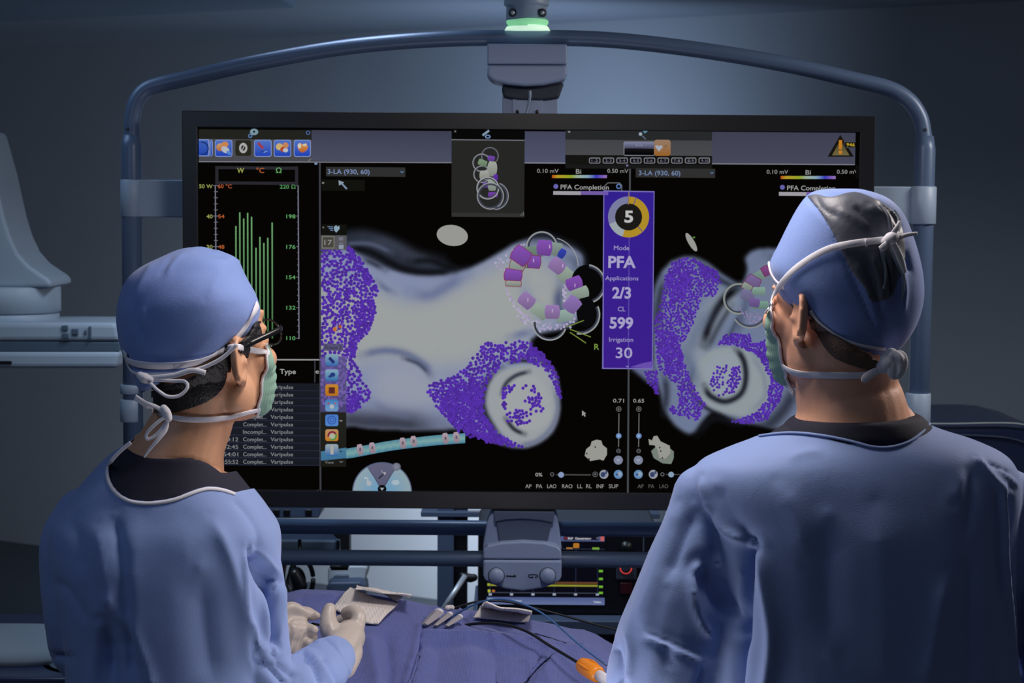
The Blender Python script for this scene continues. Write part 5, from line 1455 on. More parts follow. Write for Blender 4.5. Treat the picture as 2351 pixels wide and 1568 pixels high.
def mask_mesh(T, body):
    V, F = [], []
    nu, nv = 48, 26
    zs_ = np.linspace(-.008, -.118, nv + 1)
    for z in zs_:
        k = (z + .118) / .110
        a = .068 + .006 * math.sin(k * math.pi) - .010 * (1 - k) ** 2
        b = np.interp(z, [-.118, -.10, -.07, -.04, -.02, -.008], [.068, .086, .101, .106, .098, .088])
        mx = np.interp(z, [-.118, -.09, -.05, -.02, -.008], [50, 62, 68, 60, 48])
        for i in range(nu + 1):
            w = math.radians(-mx + 2 * mx * i / nu)
            pl = .0012 * math.sin(z * 420)
            V.append(T((math.sin(w) * (a + pl), .004 + math.cos(w) * (b + pl), z - .006 * (1 - math.cos(w)))))
    k = nu + 1
    for q, p in enumerate(V):
        j, i = divmod(q, k)
        e = min(min(i, nu - i) / 11, 1.0, (nv - j + 1) / 6 if True else 1)
        e = e * e * (3 - 2 * e)
        loc, n_ = body.near(p)
        V[q] = np.array(p) * e + (loc + n_ * .0035) * (1 - e)
    F = [(j * k + i, j * k + i + 1, (j + 1) * k + i + 1, (j + 1) * k + i) for j in range(nv) for i in range(nu)]
    rimi = [i for i in range(k)] + [j * k + nu for j in range(1, nv + 1)] + [nv * k + i for i in range(nu - 1, -1, -1)] + [j * k for j in range(nv - 1, -1, -1)]
    rim = [V[i] for i in rimi]
    return V, F, rim

def hand_glove(wr, palm, fingers, thumb, extra=()):
    """all lists of (px,py,Y,radius px)"""
    W = lambda L: ([P(a, b, c) for a, b, c, r in L], [r * MPP(c) for a, b, c, r in L])
    parts = [chain(*W(wr + palm))]
    for f in list(fingers) + [thumb] + list(extra):
        parts.append(chain(*W(f), n=14))
    return parts

def legs(cx, y, hip, sgn=1):
    L = []
    for s in (-1, 1):
        x = cx + s * .11
        L.append(chain([(x, y, hip), (x, y + .01, .50), (x, y - .01, .12)], [.085, .06, .042], 18))
        L.append(chain([(x, y - .02, .045), (x + s * .01, y + .08, .04), (x + s * .02, y + .17, .03)], [.042, .040, .028], 16))
    return L

# ------------------------------------------------------------------ person on the left
YL = 2.78
pl = thing('person', (P(400, 1500, YL)[0], YL, 0), 'person on the left in blue gown, tied blue cap, black glasses and pale gloves', 'person')
def torso_rows_L():
    return [(330, 985, 470, 985, YL, .060), (292, 1018, 505, 1035, YL, .075), (245, 1050, 545, 1080, YL, .085), (195, 1104, 580, 1126, YL, .10, 2.2), (152, 1160, 612, 1170, YL, .112, 2.4),
            (122, 1210, 640, 1220, YL, .124, 2.5), (130, 1300, 640, 1300, YL, .132, 2.6), (150, 1400, 632, 1400, YL, .135, 2.6), (160, 1500, 634, 1500, YL, .135, 2.6),
            (158, 1600, 650, 1600, YL, .14, 2.5), (140, 1800, 690, 1800, YL, .16, 2.4), (110, 2100, 730, 2100, YL, .18, 2.3), (90, 2500, 750, 2500, YL, .19, 2.2)]
armL = [(188, 1182, YL, 62), (168, 1240, YL - .01, 74), (166, 1320, YL - .01, 74), (176, 1430, YL, 72), (190, 1500, YL + .03, 66), (260, 1520, YL + .12, 58), (420, 1490, YL + .19, 50), (560, 1462, YL + .22, 44), (640, 1448, YL + .22, 40)]
armR = [(578, 1205, YL - .01, 46), (588, 1270, YL - .02, 53), (594, 1350, YL - .03, 62), (596, 1450, YL - .04, 68), (610, 1560, YL - .04, 74), (680, 1575, YL - .01, 74), (728, 1545, YL + .04, 68), (756, 1520, YL + .07, 58)]
W4 = lambda L, k=0.0: ([P(a, b, c) for a, b, c, r in L], [max(r * MPP(c) - k, .01) for a, b, c, r in L])
hcL = P(474, 812, YL + .01)
TL, RL_ = head_tf(hcL, -38, 12, 0, 1.06)
neckL = chain([np.array(TL((0, -.030, -.03))), P(448, 950, YL + .005), P(420, 1020, YL + .0), P(395, 1100, YL)], [.062, .060, .066, .085], 22)
trapL = chain([P(315, 1050, YL), P(360, 1030, YL), P(410, 1030, YL)], [.028, .036, .04], 14)
torso = remesh([loft(torso_rows_L())], .007, 3)
# skin body: head, neck, torso and arms in one surface
bodyme = remesh(head_parts(TL) + [neckL, trapL, loft([r[:5] + (r[5],) for r in torso_rows_L()[1:11]], inset=.034), chain(*W4(armL, .022)), chain(*W4(armR, .030))] + legs(P(400, 1500, YL)[0], YL + .02, .72), .0042, 3)
# gown
gme = remesh([loft(torso_rows_L()), chain(*W4(armL)), chain(*W4(armR))], .0050, 5)
folds(gme, [
    ([(262, 1180), (270, 1230), (282, 1300), (290, 1420), (298, 1568)], 13, -.012, 40), ([(225, 1200), (240, 1320), (262, 1440)], 16, .006, 40),
    ([(268, 1260), (300, 1400), (310, 1568)], 22, .005, 60),
    ([(248, 1380), (236, 1470), (245, 1568), (260, 1640)], 34, -.034, 110), ([(270, 1420), (300, 1500), (330, 1600)], 24, -.014, 70), ([(262, 1380), (300, 1450), (335, 1530), (360, 1620)], 14, .008, 60),
    ([(222, 1420), (212, 1500), (200, 1600)], 16, .009, 20),
    ([(480, 1180), (520, 1260), (545, 1340), (560, 1440), (580, 1560)], 16, .007, 60), ([(460, 1300), (470, 1450), (500, 1600)], 40, -.010, 80),
    ([(566, 1240), (562, 1330), (566, 1420), (590, 1480), (620, 1520)], 8, .008, 30),
    ([(582, 1268), (606, 1330), (630, 1380), (640, 1430), (636, 1490)], 15, -.030, 16), ([(600, 1290), (640, 1340)], 12, -.014, 10),
    ([(590, 1300), (612, 1370), (620, 1440), (622, 1480)], 8, .006, 20), ([(570, 1245), (610, 1280), (645, 1325)], 6, .007, 14), ([(652, 1330), (660, 1400), (650, 1470)], 6, .006, 20),
    ([(560, 1110), (600, 1160), (620, 1210)], 7, .004, 20), ([(530, 1140), (580, 1200), (600, 1260)], 9, -.004, 20),
    ([(570, 1420), (600, 1480), (640, 1500), (660, 1490)], 7, .007, 14), ([(585, 1500), (625, 1540), (660, 1575)], 9, -.010, 14), ([(630, 1520), (680, 1560)], 8, -.007, 12),
    ([(690, 1490), (720, 1530), (740, 1580)], 7, -.009, 14), ([(712, 1495), (745, 1540), (770, 1580)], 7, .006, 14), ([(735, 1500), (765, 1550), (780, 1590)], 6, -.006, 14), ([(665, 1510), (700, 1512), (720, 1500)], 6, -.006, 12), ([(700, 1480), (740, 1490)], 5, -.004, 10),
    ([(110, 1330), (160, 1360), (200, 1440)], 14, -.005, 30), ([(118, 1505), (160, 1510)], 7, -.010, 8), ([(150, 1180), (180, 1240), (190, 1330)], 20, -.005, 40),
    ([(330, 1180), (300, 1300), (290, 1400)], 30, .004, 80), ([(420, 1180), (430, 1350)], 40, .003, 80)])
# left collar line follows the photograph
neckpolyL = sm2([(306, 1008), (278, 1030), (256, 1056), (249, 1082), (256, 1110), (275, 1133), (305, 1148), (350, 1151), (400, 1143), (440, 1128), (475, 1118), (510, 1121), (540, 1131)], 5) + [(640, 1110), (640, 880), (280, 880)]
cut(gme, neckpolyL)
gme_full = Surf([gme])
gown = link('gown', gme, M['gown'], pl, solid=.0016)
WIDE = [(-400, 1000), (1000, 1000), (1000, 3000), (-400, 3000)]
gl = Surf([gme, bodyme])
# undershirt: torso shrunk, with its own neck line
sme = torso.copy()
v = co(sme); setco(sme, v - nor(sme) * .0045)
shpoly = sm2([(300, 1000), (288, 1018), (296, 1034), (320, 1047), (350, 1053), (390, 1054), (430, 1052), (465, 1060), (490, 1074), (508, 1088)], 5) + [(560, 1080), (600, 880), (280, 880)]
cut(sme, shpoly)
cut(sme, [(150, 800), (700, 800), (700, 1172), (150, 1172)], keep_inside=True)
tuck(sme, gme_full, .0035, skip=neckpolyL, only=WIDE)
link('undershirt', sme, M['shirt'], pl, solid=.002)
tuck(bodyme, Surf([sme]), .004, skip=shpoly, only=[(100, 985), (700, 985), (700, 1200), (100, 1200)])
tuck(bodyme, gme_full, .008, skip=neckpolyL, only=[(-400, 1000), (1000, 1000), (1000, 1440), (640, 1440), (600, 2500), (-400, 2500)])
body = link('body', bodyme, M['skin_l'], pl)
# binding on the neckline
line = [(x + (0), y + 3) for x, y in sm2([(300, 1013), (276, 1033), (254, 1058), (247, 1084), (254, 1112), (273, 1135), (304, 1150), (350, 1153), (400, 1145), (440, 1130), (475, 1120), (510, 1123), (538, 1132)], 2)]
tr = strap_on(gme_full, line, 9, YL - .1, .0015, .0012)
mesh_obj('neck_binding', *tr, M['trim'], gown)
# seam on the shoulder and cuff band
cuff = chain([P(738, 1532, YL + .055), P(756, 1518, YL + .07), P(764, 1512, YL + .078)], [62 * MPP(YL), 61 * MPP(YL), 56 * MPP(YL)], 24)
cfme = remesh([cuff], .004, 2)
folds(cfme, [([(745, 1470), (760, 1510), (790, 1560)], 6, -.004), ([(770, 1475), (790, 1520), (810, 1560)], 6, .003), ([(720, 1480), (735, 1530)], 5, -.003)])
link('sleeve_cuff', cfme, M['gown'], gown)
# gloves
gR = hand_glove([(772, 1500, YL + .085, 40), (792, 1478, YL + .12, 38)], [(802, 1462, YL + .145, 38), (800, 1454, YL + .165, 32)],
    [[(816, 1444, YL + .155, 21), (824, 1418, YL + .165, 17), (812, 1404, YL + .180, 16), (797, 1408, YL + .190, 16)],
     [(800, 1440, YL + .18, 18), (806, 1424, YL + .21, 17), (786, 1424, YL + .225, 15), (768, 1432, YL + .225, 13)],
     [(792, 1450, YL + .18, 17), (792, 1446, YL + .215, 16), (768, 1446, YL + .225, 14), (752, 1450, YL + .22, 12)],
     [(784, 1462, YL + .17, 16), (780, 1464, YL + .205, 14), (762, 1462, YL + .21, 12), (748, 1464, YL + .205, 11)]],
    [(776, 1468, YL + .13, 30), (758, 1446, YL + .135, 25), (754, 1418, YL + .15, 19), (757, 1399, YL + .16, 16)],
    extra=[[(792, 1462, YL + .135, 34), (808, 1496, YL + .115, 26), (790, 1530, YL + .08, 30)]])
gm = remesh(gR, .0026, 4)
folds(gm, [([(768, 1440), (790, 1434), (812, 1436)], 5, -.0012), ([(745, 1470), (750, 1440)], 4, -.0008), ([(800, 1500), (815, 1480), (822, 1450)], 8, .001)])
link('glove', gm, M['glove'], pl)
gL = hand_glove([(600, 1475, YL + .22, 34), (650, 1462, YL + .22, 34)], [(668, 1452, YL + .215, 36), (684, 1446, YL + .22, 30)],
    [[(672, 1414, YL + .235, 22), (700, 1408, YL + .24, 17), (716, 1412, YL + .24, 14), (727, 1414, YL + .235, 10)],
     [(690, 1442, YL + .22, 17), (708, 1444, YL + .215, 14), (720, 1446, YL + .21, 12)],
     [(688, 1456, YL + .22, 16), (706, 1460, YL + .22, 14), (720, 1462, YL + .215, 11)],
     [(680, 1468, YL + .21, 15), (696, 1474, YL + .21, 13), (708, 1476, YL + .205, 11)]],
    [(640, 1418, YL + .22, 26), (668, 1398, YL + .225, 18), (690, 1404, YL + .23, 14), (706, 1412, YL + .235, 11)],
    extra=[[(640, 1430, YL + .215, 30), (668, 1422, YL + .225, 20)], [(672, 1500, YL + .205, 22), (664, 1470, YL + .21, 30)]])
gm = remesh(gL, .0026, 4)
folds(gm, [([(664, 1424), (690, 1432), (716, 1430)], 5, -.002), ([(690, 1450), (676, 1480), (668, 1505)], 4, -.0018), ([(697, 1445), (686, 1475), (676, 1500)], 4, .0016), ([(660, 1430), (668, 1450), (660, 1480)], 4, -.0015)])
link('glove', gm, M['glove'], pl)
# instrument held between the hands
ins = mesh_obj('sheath_tool', *tube([P(716, 1432, YL + .235), P(745, 1437, YL + .225), P(790, 1440, YL + .225)], .0022, 10), M['black'])
tag(ins, 'thin dark tubing held between the gloved hands of the left person', 'tool')
# cap
crL = [(452, 566, 462, 566, YL + .02, .02), (412, 572, 518, 582, YL + .02, .052), (372, 590, 543, 597, YL + .015, .078, 2.4), (318, 618, 556, 622, YL + .01, .094, 2.2), (288, 652, 568, 646, YL + .005, .103, 2.2),
       (273, 705, 583, 672, YL, .108, 2.2), (273, 755, 592, 695, YL, .108, 2.15), (284, 808, 596, 716, YL, .104, 2.1), (302, 852, 592, 736, YL, .099), (318, 886, 578, 764, YL, .093), (326, 902, 560, 782, YL, .088)]
cme = remesh([loft(crL)], .0042, 4)
folds(cme, [([(318, 690), (312, 730), (330, 780)], 6, -.004, 14), ([(330, 700), (325, 745)], 6, .003, 12), ([(500, 576), (530, 592), (548, 600)], 4, .003), ([(440, 572), (480, 582), (535, 592)], 5, -.003, 20), ([(430, 578), (400, 600), (380, 640)], 5, .002, 20), ([(520, 600), (500, 640), (470, 690)], 14, .003, 30),
    ([(300, 845), (380, 846), (460, 836), (530, 790), (588, 722)], 4, -.005, 6), ([(350, 880), (400, 868), (470, 845)], 4, -.003, 12), ([(400, 890), (460, 860)], 4, .002, 12), ([(540, 790), (575, 745)], 3, -.003, 8), ([(360, 590), (330, 640), (300, 700)], 9, .003, 30), ([(400, 580), (360, 640)], 6, -.002, 20)])
cap = link('surgical_cap', cme, M['capm'], pl)
capS = Surf([cme])
tuck(bodyme, capS, .009, only=[(200, 500), (640, 500), (640, 700), (590, 715), (560, 760), (480, 830), (400, 870), (330, 880), (200, 850)])
mesh_obj('cap_band', *strap_on(capS, [(290, 806), (296, 826), (330, 836), (380, 838), (440, 832), (490, 815), (530, 785), (560, 750), (580, 716), (588, 700)], 20, YL - .1, .0026, .0010), M['trim'], cap)
mesh_obj('cap_binding', *strap_on(capS, [(292, 822), (305, 852), (340, 858), (400, 856), (460, 846), (510, 822), (545, 790)], 9, YL - .1, .0022, .0012), M['trim'], cap)
V, F = hair_mesh(TL, 1.10)
hm = bpy.data.meshes.new('hair'); hm.from_pydata([tuple(v) for v in V], [], F); hm.update()
cut(hm, [(200, 500), (640, 500), (640, 735), (588, 738), (575, 768), (540, 800), (470, 855), (400, 885), (335, 892), (200, 860)])
link('hair', hm, M['hair'], pl, solid=.004)
hb = Surf([bodyme, cme])
# nape hair under the cap
npoly = [(325, 890), (360, 896), (430, 886), (485, 850), (505, 820), (520, 790), (524, 800), (516, 835), (512, 865), (504, 892), (470, 920), (430, 935), (395, 945), (360, 930), (335, 905)]
mesh_obj('nape_hair', *patch(Surf([bodyme]), sm2(npoly, 2), 4.0, .005, YL), M['hair'], pl, solid=.004)
mesh_obj('sideburn', *patch(Surf([bodyme]), [(552, 786), (566, 768), (594, 752), (597, 768), (582, 790), (566, 798)], 3.0, .003, YL), M['hair'], pl, solid=.002)
# mask
V, F, rim = mask_mesh(TL, Surf([bodyme]))
fm = mesh_obj('face_mask', V, F, M['mask'], pl, solid=.0015)
mesh_obj('mask_edge', *tube(rim + [rim[0]], .0022, 8), M['trim'], fm)
alls = Surf([bodyme, cme, gme])
yf = YL - .09
mesh_obj('mask_tie', *strap_on(alls, [(616, 813), (590, 806), (560, 799), (535, 797), (500, 808), (450, 828), (400, 838)], 14, yf, .0035, .0007), M['trim'], fm)
mesh_obj('mask_tie', *strap_on(alls, [(596, 938), (560, 946), (520, 957), (470, 962), (420, 961), (385, 955), (350, 940), (330, 925), (310, 912)], 14, yf, .0035, .0007), M['trim'], fm)
B = YL - .105
mesh_obj('cap_tie', *free_strap([(318, 862, B), (350, 866, B), (400, 862, B - .006), (440, 850, B - .008), (472, 856, B - .008)], [9, 11, 12, 12, 12], B), M['trim'], cap)
mesh_obj('tie_bow', *free_strap([(325, 868, B), (345, 880, B - .004), (362, 896, B - .010), (385, 910, B - .012), (412, 908, B - .012), (430, 890, B - .010), (424, 876, B - .006), (395, 874, B - .002), (350, 872, B)], 8, B), M['trim'], cap)
mesh_obj('cap_knot', *chain([P(322, 862, B), P(332, 868, B), P(344, 872, B)], [.006, .008, .006], 12), M['trim'], cap)
mesh_obj('tie_loop', *free_strap([(386, 955, B), (372, 962, B - .006), (352, 978, B - .008), (337, 996, B - .008), (338, 1008, B - .008), (352, 1003, B - .006), (368, 988, B - .004), (382, 966, B)], 8, B), M['trim'], fm)
mesh_obj('tie_tail', *free_strap([(383, 955, B), (380, 985, B - .004), (362, 1010, B - .008), (345, 1030, B - .008), (331, 1050, B - .008)], [12, 11, 9, 7, 4], B), M['trim'], fm)
mesh_obj('tie_end', *free_strap([(384, 952, B), (360, 935, B - .004), (335, 925, B - .006), (311, 908, B - .006)], [11, 10, 9, 6], B), M['trim'], fm)
mesh_obj('tie_knot', *chain([P(376, 938, B), P(382, 948, B), P(386, 960, B)], [.006, .007, .006], 12), M['trim'], fm)
# spectacles
def spec(T, parent):
    fr_ = []
    for s in (-1, 1):
        rim = [T((s * (.034 + .026 * math.cos(a)), .099 - .004 * abs(math.cos(a)), .008 + .019 * math.sin(a))) for a in np.linspace(0, 2 * math.pi, 28)]
        fr_.append(tube(rim, .0016, 8))
    fr_.append(tube([T((-.008, .100, .012)), T((0, .103, .014)), T((.008, .100, .012))], .0015, 8))
    g = mesh_obj('spectacle_frame', *join(fr_), M['glass'], parent)
    for s in (-1, 1):
        q = [T((s * .060, .096, .016)), T((s * .067, .088, .017)), T((s * .073, .06, .017)), T((s * .078, .02, .016)), T((s * .080, -.01, .014))]
        mesh_obj('temple_arm', *ribbon(smooth_path(q, 5), [np.array(RL_ @ Vector((s, 0, 0)))] * (4 * 5 + 1), .010, .0014), M['glass'], g)
spec(TL, pl)

# ------------------------------------------------------------------ person on the right
YR = 2.64
pr = thing('person', (P(1950, 1500, YR)[0], YR, 0), 'person on the right in blue gown, blue cap with sheer dark crown, seen from behind', 'person')
def torso_rows_R():
    return [(1850, 935, 2060, 935, YR, .070), (1800, 968, 2105, 962, YR, .085), (1738, 1006, 2165, 988, YR, .10), (1655, 1040, 2245, 1014, YR, .115, 2.2), (1600, 1072, 2312, 1050, YR, .125, 2.4),
            (1590, 1130, 2335, 1110, YR, .135, 2.5), (1620, 1220, 2330, 1200, YR, .145, 2.5), (1640, 1350, 2325, 1330, YR, .148, 2.6), (1640, 1500, 2325, 1500, YR, .145, 2.6),
            (1635, 1650, 2330, 1650, YR, .145, 2.5), (1600, 1900, 2370, 1900, YR, .17, 2.4), (1560, 2300, 2400, 2300, YR, .19, 2.3), (1540, 2650, 2420, 2650, YR, .20, 2.2)]
armRL = [(1612, 1136, YR, 68), (1606, 1210, YR, 84), (1590, 1290, YR, 104), (1570, 1380, YR + .0, 120), (1545, 1480, YR + .02, 136), (1530, 1580, YR + .05, 140), (1540, 1650, YR + .09, 110), (1570, 1640, YR + .16, 70), (1590, 1620, YR + .21, 50)]
armRR = [(2322, 1140, YR, 62), (2360, 1200, YR, 74), (2392, 1320, YR, 84), (2420, 1450, YR, 92), (2430, 1580, YR + .04, 90), (2380, 1650, YR + .09, 76), (2240, 1640, YR + .16, 60), (2120, 1620, YR + .21, 48)]
hcR = P(1928, 712, YR + .0)
TR, RR_ = head_tf(hcR, 33, 6, 0, 1.12)
neckR = chain([np.array(TR((0, -.03, -.04))), P(1945, 880, YR + .0), P(1955, 950, YR), P(1952, 1030, YR)], [.068, .074, .082, .10], 24)
trapR = chain([P(1900, 1010, YR), P(1960, 990, YR), P(2035, 975, YR), P(2080, 1005, YR)], [.035, .04, .04, .03], 16)
torR = remesh([loft(torso_rows_R())], .007, 3)
bodyR = remesh(head_parts(TR) + [neckR, trapR, loft(torso_rows_R()[1:11], inset=.040), chain(*W4(armRL, .034)), chain(*W4(armRR, .024))] + legs(P(1950, 1500, YR)[0], YR + .02, .72), .0042, 3)
gmr = remesh([loft(torso_rows_R()), chain(*W4(armRL)), chain(*W4(armRR))], .0052, 5)
folds(gmr, [
    ([(1612, 1090), (1625, 1160), (1660, 1215), (1705, 1245), (1722, 1270)], 9, .009, 24), ([(1640, 1110), (1690, 1200), (1740, 1250)], 26, -.006, 30),
    ([(1722, 1252), (1710, 1330), (1700, 1420), (1690, 1500), (1680, 1600)], 17, -.030, 16), ([(1736, 1252), (1752, 1330), (1770, 1440), (1768, 1520), (1752, 1620)], 16, .014, 24),
    ([(1602, 1300), (1640, 1360), (1680, 1420), (1690, 1460)], 22, -.020, 24), ([(1600, 1290), (1592, 1360), (1610, 1430), (1640, 1470)], 10, .009, 20), ([(1700, 1300), (1688, 1380), (1670, 1440)], 7, .007, 20),
    ([(1625, 1160), (1640, 1240), (1650, 1300)], 12, -.008, 24), ([(1560, 1150), (1530, 1240), (1500, 1330), (1460, 1440)], 20, .006, 40), ([(1600, 1160), (1560, 1260), (1530, 1340)], 18, -.008, 40),
    ([(1470, 1440), (1510, 1460), (1560, 1482), (1620, 1510)], 11, .006, 24), ([(1475, 1458), (1520, 1484), (1580, 1508), (1615, 1528)], 9, -.005, 24), ([(1520, 1470), (1540, 1530)], 12, -.006, 20), ([(1410, 1480), (1425, 1530), (1420, 1580)], 10, -.008, 12), ([(1440, 1440), (1450, 1500), (1440, 1570)], 8, .006, 20), ([(1620, 1530), (1600, 1580)], 10, -.008, 10),
    ([(2300, 1105), (2306, 1200), (2308, 1300), (2322, 1440), (2335, 1600)], 8, .010, 20), ([(2322, 1130), (2328, 1250), (2334, 1400), (2345, 1560)], 12, -.012, 20), ([(2288, 1120), (2290, 1240), (2296, 1380)], 12, -.006, 30),
    ([(2232, 1060), (2226, 1120), (2220, 1240)], 14, -.006, 40), ([(2215, 1075), (2190, 1160)], 20, .004, 30), ([(2240, 1050), (2280, 1100), (2302, 1122)], 8, .006, 12), ([(2262, 1060), (2320, 1090)], 4, -.004, 10), ([(2290, 1075), (2340, 1120)], 4, .004, 10),
    ([(1900, 1180), (1895, 1320), (1905, 1500)], 40, -.008, 90), ([(2180, 1300), (2150, 1420), (2120, 1600)], 24, .008, 70), ([(2230, 1250), (2220, 1400), (2230, 1600)], 24, -.007, 70), ([(1800, 1060), (1850, 1040), (1900, 1040)], 10, .003, 30), ([(1780, 1100), (1830, 1180), (1850, 1300)], 30, .005, 60), ([(2010, 1150), (2030, 1400), (2020, 1600)], 50, .005, 90)])
npR = sm2([(1706, 1012), (1745, 1000), (1800, 992), (1850, 993), (1910, 1001), (1960, 1012), (2000, 1023), (2040, 1025), (2080, 1014), (2110, 994), (2136, 967)], 5) + [(2160, 940), (2160, 800), (1700, 800)]
cut(gmr, npR)
gownr = link('gown', gmr, M['gown'], pr, solid=.0016)
gS = Surf([gmr])
mesh_obj('neck_binding', *strap_on(gS, [(x, y + 3) for x, y in [(1745, 1001), (1800, 994), (1850, 995), (1910, 1003), (1960, 1014), (2000, 1025), (2040, 1027), (2080, 1017), (2110, 998), (2132, 974)]], 7, YR - .1, .0028, .0012), M['gown'], gownr)
smr = torR.copy()
v = co(smr); setco(smr, v - nor(smr) * .0055)
# undershirt collar stands on the neck
cut(smr, sm2([(1780, 975), (1822, 957), (1880, 952), (1960, 951), (2040, 950), (2090, 952), (2118, 950)], 4) + [(2200, 940), (2200, 800), (1700, 800)])
cut(smr, [(1500, 800), (2400, 800), (2400, 1090), (1500, 1090)], keep_inside=True)
tuck(smr, gS, .0035, skip=npR, only=[(1300, 1000), (2700, 1000), (2700, 1300), (1300, 1300)])
sh_ = link('undershirt', smr, M['shirt'], pr, solid=.002)
tuck(bodyR, Surf([smr]), .004, only=[(1500, 984), (2400, 984), (2400, 1080), (1500, 1080)])
tuck(bodyR, gS, .008, skip=npR, only=[(1200, 1000), (2800, 1000), (2800, 1560), (1200, 1560)])
link('body', bodyR, M['skin'], pr)
colr = chain([P(1955, 975, YR), P(1955, 985, YR)], [.01, .01], 8)
ring = []
# collar band: slightly wider loft ring around the neck base
cl_ = loft([(1822, 958, 2112, 951, YR, .094), (1808, 968, 2124, 962, YR, .097), (1790, 990, 2140, 980, YR, .102), (1780, 1010, 2150, 1000, YR, .105)], 64)
clm = remesh([cl_], .005, 2)
link('shirt_collar', clm, M['shirt'], sh_)
# cap: firm blue front panel with a gathered sheer crown
crR = [(1945, 433, 1975, 434, YR, .03), (1895, 434, 2030, 452, YR, .066), (1862, 443, 2068, 488, YR, .088, 2.1), (1838, 470, 2092, 545, YR, .100, 2.2), (1814, 512, 2112, 620, YR, .106, 2.2),
       (1790, 560, 2116, 682, YR, .107, 2.2), (1771, 598, 2104, 735, YR, .104, 2.2), (1768, 622, 2082, 776, YR, .101, 2.2), (1778, 648, 2058, 806, YR, .096, 2.1), (1800, 690, 2040, 832, YR, .088), (1840, 722, 2028, 846, YR, .08)]
cmr = remesh([loft(crR)], .0042, 4)
folds(cmr, [([(2035, 555), (2062, 600), (2075, 660), (2070, 720)], 7, .006, 16), ([(2020, 575), (2045, 630), (2050, 700)], 7, -.006, 16), ([(2000, 580), (2020, 640), (2030, 700)], 7, .005, 16), ([(2080, 570), (2092, 630)], 6, -.005, 12), ([(1990, 470), (2030, 500), (2058, 540)], 8, .006, 16), ([(1960, 470), (2010, 520), (2040, 548)], 8, -.005, 16), ([(2010, 455), (2050, 490), (2070, 535)], 7, -.005, 16),
    ([(1960, 600), (1985, 650), (2010, 720), (2030, 790)], 6, .003, 20), ([(1985, 600), (2012, 680), (2034, 780)], 6, -.004, 20), ([(1850, 452), (1905, 520), (1935, 590), (1975, 680), (2030, 800)], 3.5, -.003, 8), ([(1870, 445), (1890, 480), (1930, 500)], 6, -.003, 14), ([(1920, 480), (1960, 500), (2000, 530)], 8, .003, 18)])
capr = link('surgical_cap', cmr, M['capm'], pr)
cS = Surf([cmr])
tuck(bodyR, cS, .009, only=[(1700, 380), (2200, 380), (2200, 830), (2030, 830), (1960, 810), (1870, 725), (1860, 690), (1800, 655), (1770, 600), (1700, 560)])
crown = sm2([(1848, 446), (1868, 441), (1905, 447), (1960, 434), (2008, 448), (2050, 470), (2078, 505), (2088, 545), (2096, 590), (2106, 640), (2090, 700), (2072, 740), (2050, 770), (2034, 800), (2005, 752), (1975, 690), (1950, 625), (1928, 572), (1905, 525), (1878, 482)], 2)
inner = [(1852, 449), (1875, 446), (1908, 452), (1960, 440), (2004, 454), (2044, 478), (2066, 510), (2076, 550), (2078, 595), (2062, 640), (2048, 676), (2030, 690), (2000, 690), (1985, 660), (1968, 640), (1950, 615), (1930, 572), (1907, 525), (1880, 482)]
crm = cmr.copy()
inner_s = sm2(inner, 4)
setco(crm, co(crm) + nor(crm) * .0014)
cut(crm, inner_s, keep_inside=True)
link('sheer_crown', crm, M['capd'], capr)
# gathers radiating from the knot
for k, L in enumerate(([(2040, 560), (2060, 600), (2074, 640), (2070, 690)], [(2034, 568), (2046, 620), (2050, 680)], [(2026, 572), (2030, 620), (2026, 668)], [(2046, 545), (2040, 505), (2015, 470)], [(2052, 540), (2062, 510), (2048, 480)])):
    q = sm2(L, 5)
    pts = [cS.hit(x, y, .0028, YR)[0] for x, y in q]
    mesh_obj('gather', *chain(pts[::3], list(np.linspace(.0050, .0012, len(pts[::3]))), 8), M['pillow'] if k % 2 == 0 else M['capd'], capr)
mesh_obj('cap_binding', *strap_on(cS, [(1768, 604), (1772, 624), (1782, 642), (1796, 655), (1802, 664)], 8, YR - .08, .0018, .0012), M['trim'], capr)
mesh_obj('cap_seam', *strap_on(cS, [(1862, 712), (1880, 735), (1905, 755), (1935, 775), (1970, 790), (2005, 797), (2030, 800)], 9, YR - .1, .0018, .0012), M['trim'], capr)
V, F = hair_mesh(TR, 1.03)
hm = bpy.data.meshes.new('hair'); hm.from_pydata([tuple(v) for v in V], [], F); hm.update()
cut(hm, [(1700, 380), (2200, 380), (2200, 835), (2030, 835), (1960, 815), (1870, 730), (1800, 670), (1760, 620)])
link('hair', hm, M['hair2'], pr, solid=.003)
bS = Surf([bodyR])
mesh_obj('nape_hair', *patch(bS, sm2([(1860, 730), (1880, 745), (1960, 800), (2030, 842), (2010, 852), (1960, 838), (1920, 822), (1895, 795), (1880, 768), (1866, 752)], 2), 4.0, .003, YR), M['hair2'], pr, solid=.002)
V, F, rim = mask_mesh(TR, Surf([bodyR]))
fmr = mesh_obj('face_mask', V, F, M['mask'], pr, solid=.0015)
mesh_obj('mask_edge', *tube(rim + [rim[0]], .0024, 8), M['trim'], fmr)
aR = Surf([bodyR, cmr, gmr])
yr = YR - .1
mesh_obj('mask_tie', *strap_on(aR, [(1763, 722), (1774, 695), (1786, 670), (1800, 648), (1825, 622), (1860, 596), (1900, 574), (1940, 563), (1985, 556), (2030, 552), (2048, 550)], 16, yr, .0042, .0007), M['trim'], fmr)
mesh_obj('mask_tie', *strap_on(aR, [(1795, 832), (1812, 846), (1835, 855), (1870, 859), (1920, 860), (1970, 859), (2005, 856)], 17, yr, .0040, .0007), M['trim'], fmr)
B = YR - .118
mesh_obj('tie_knot', *chain([P(2030, 555, B + .01), P(2045, 548, B), P(2058, 540, B + .006)], [.005, .009, .006], 14), M['trim'], fmr)
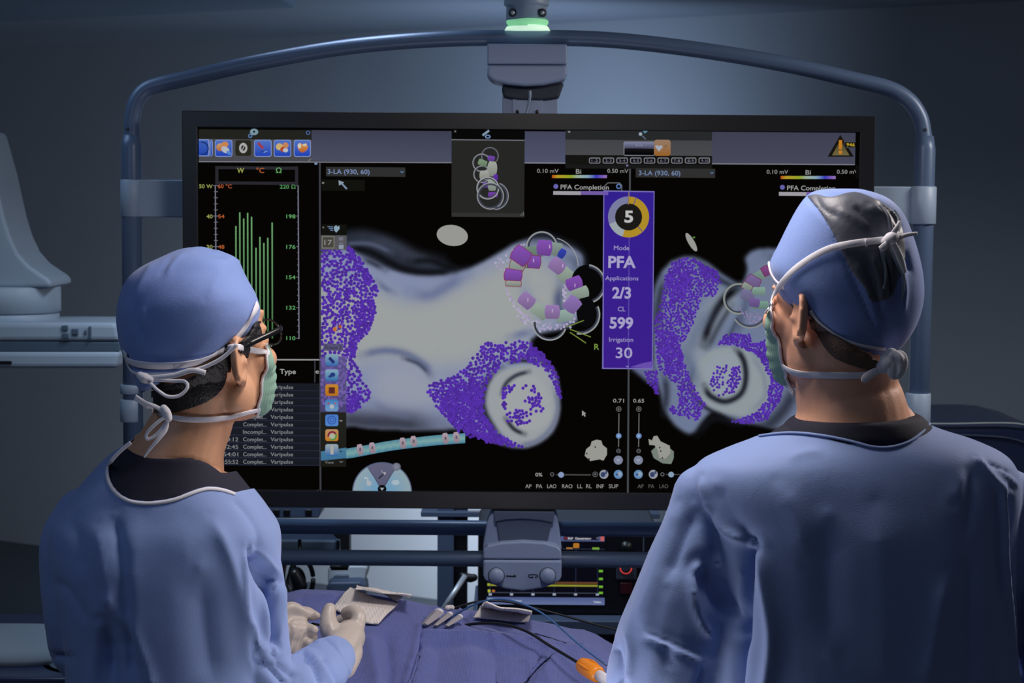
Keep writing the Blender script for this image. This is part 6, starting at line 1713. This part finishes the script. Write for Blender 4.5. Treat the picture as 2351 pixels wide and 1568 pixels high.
for L, w in (([(2045, 552, B), (2030, 566, B - .006), (2020, 572, B - .006)], [12, 16, 12]), ([(2045, 545, B), (2058, 525, B - .002), (2066, 508, B + .004)], [14, 12, 6]), ([(2050, 552, B), (2080, 540, B + .004), (2106, 536, B + .01)], [12, 10, 8]), ([(1988, 548, B + .002), (1990, 566, B + .002)], [6, 6]), ([(2050, 556, B), (2066, 590, B + .002), (2078, 626, B + .012)], [14, 16, 10])):
    mesh_obj('tie_tail', *free_strap(L, w, B), M['trim'], fmr)
Bn = YR - .088
mesh_obj('cap_knot', *chain([P(2028, 842, Bn), P(2040, 832, Bn - .004), P(2046, 815, Bn)], [.010, .014, .010], 16), M['trim'], fmr)
bw = remesh([ellipsoid(P(2060, 838, Bn - .012), (.0150, .007, .0215), 24, Matrix.Rotation(math.radians(14), 3, 'Y')), chain([P(2040, 826, Bn - .004), P(2052, 816, Bn - .012), P(2066, 822, Bn - .016)], [.006, .008, .006], 12)], .0016, 3)
folds(bw, [([(2050, 815), (2058, 840), (2056, 868)], 4, -.002), ([(2066, 815), (2070, 840), (2062, 862)], 4, .0015)])
link('tie_bow', bw, M['trim'], fmr)
mesh_obj('tie_tail', *free_strap([(2030, 846, Bn), (2004, 856, Bn - .006), (1988, 868, Bn - .008), (1982, 878, Bn - .008)], [16, 18, 20, 12], Bn), M['trim'], fmr)
# gloves of the right person, in front of the body
gH = hand_glove([(1590, 1625, YR + 0.200, 44), (1560, 1600, YR + 0.240, 40)], [(1535, 1590, YR + 0.270, 40), (1515, 1585, YR + 0.290, 34)],
    [[(1500, 1580 + 8 * k, YR + 0.280 + .01 * k, 18), (1475, 1578 + 9 * k, YR + 0.290 + .01 * k, 15), (1455, 1590 + 9 * k, YR + 0.285 + .01 * k, 13)] for k in range(4)],
    [(1530, 1600, YR + 0.250, 24), (1495, 1600, YR + 0.250, 17), (1470, 1604, YR + 0.255, 14)])
link('glove', remesh(gH, .0035, 3), M['glove'], pr)
gH = hand_glove([(2120, 1625, YR + 0.200, 44), (2080, 1605, YR + 0.240, 40)], [(2050, 1595, YR + 0.270, 40), (2030, 1590, YR + 0.290, 34)],
    [[(2015, 1585 + 8 * k, YR + 0.280 + .01 * k, 18), (1990, 1583 + 9 * k, YR + 0.290 + .01 * k, 15), (1970, 1595 + 9 * k, YR + 0.285 + .01 * k, 13)] for k in range(4)],
    [(2045, 1605, YR + 0.250, 24), (2010, 1605, YR + 0.250, 17), (1985, 1609, YR + 0.255, 14)])
link('glove', remesh(gH, .0035, 3), M['glove'], pr)
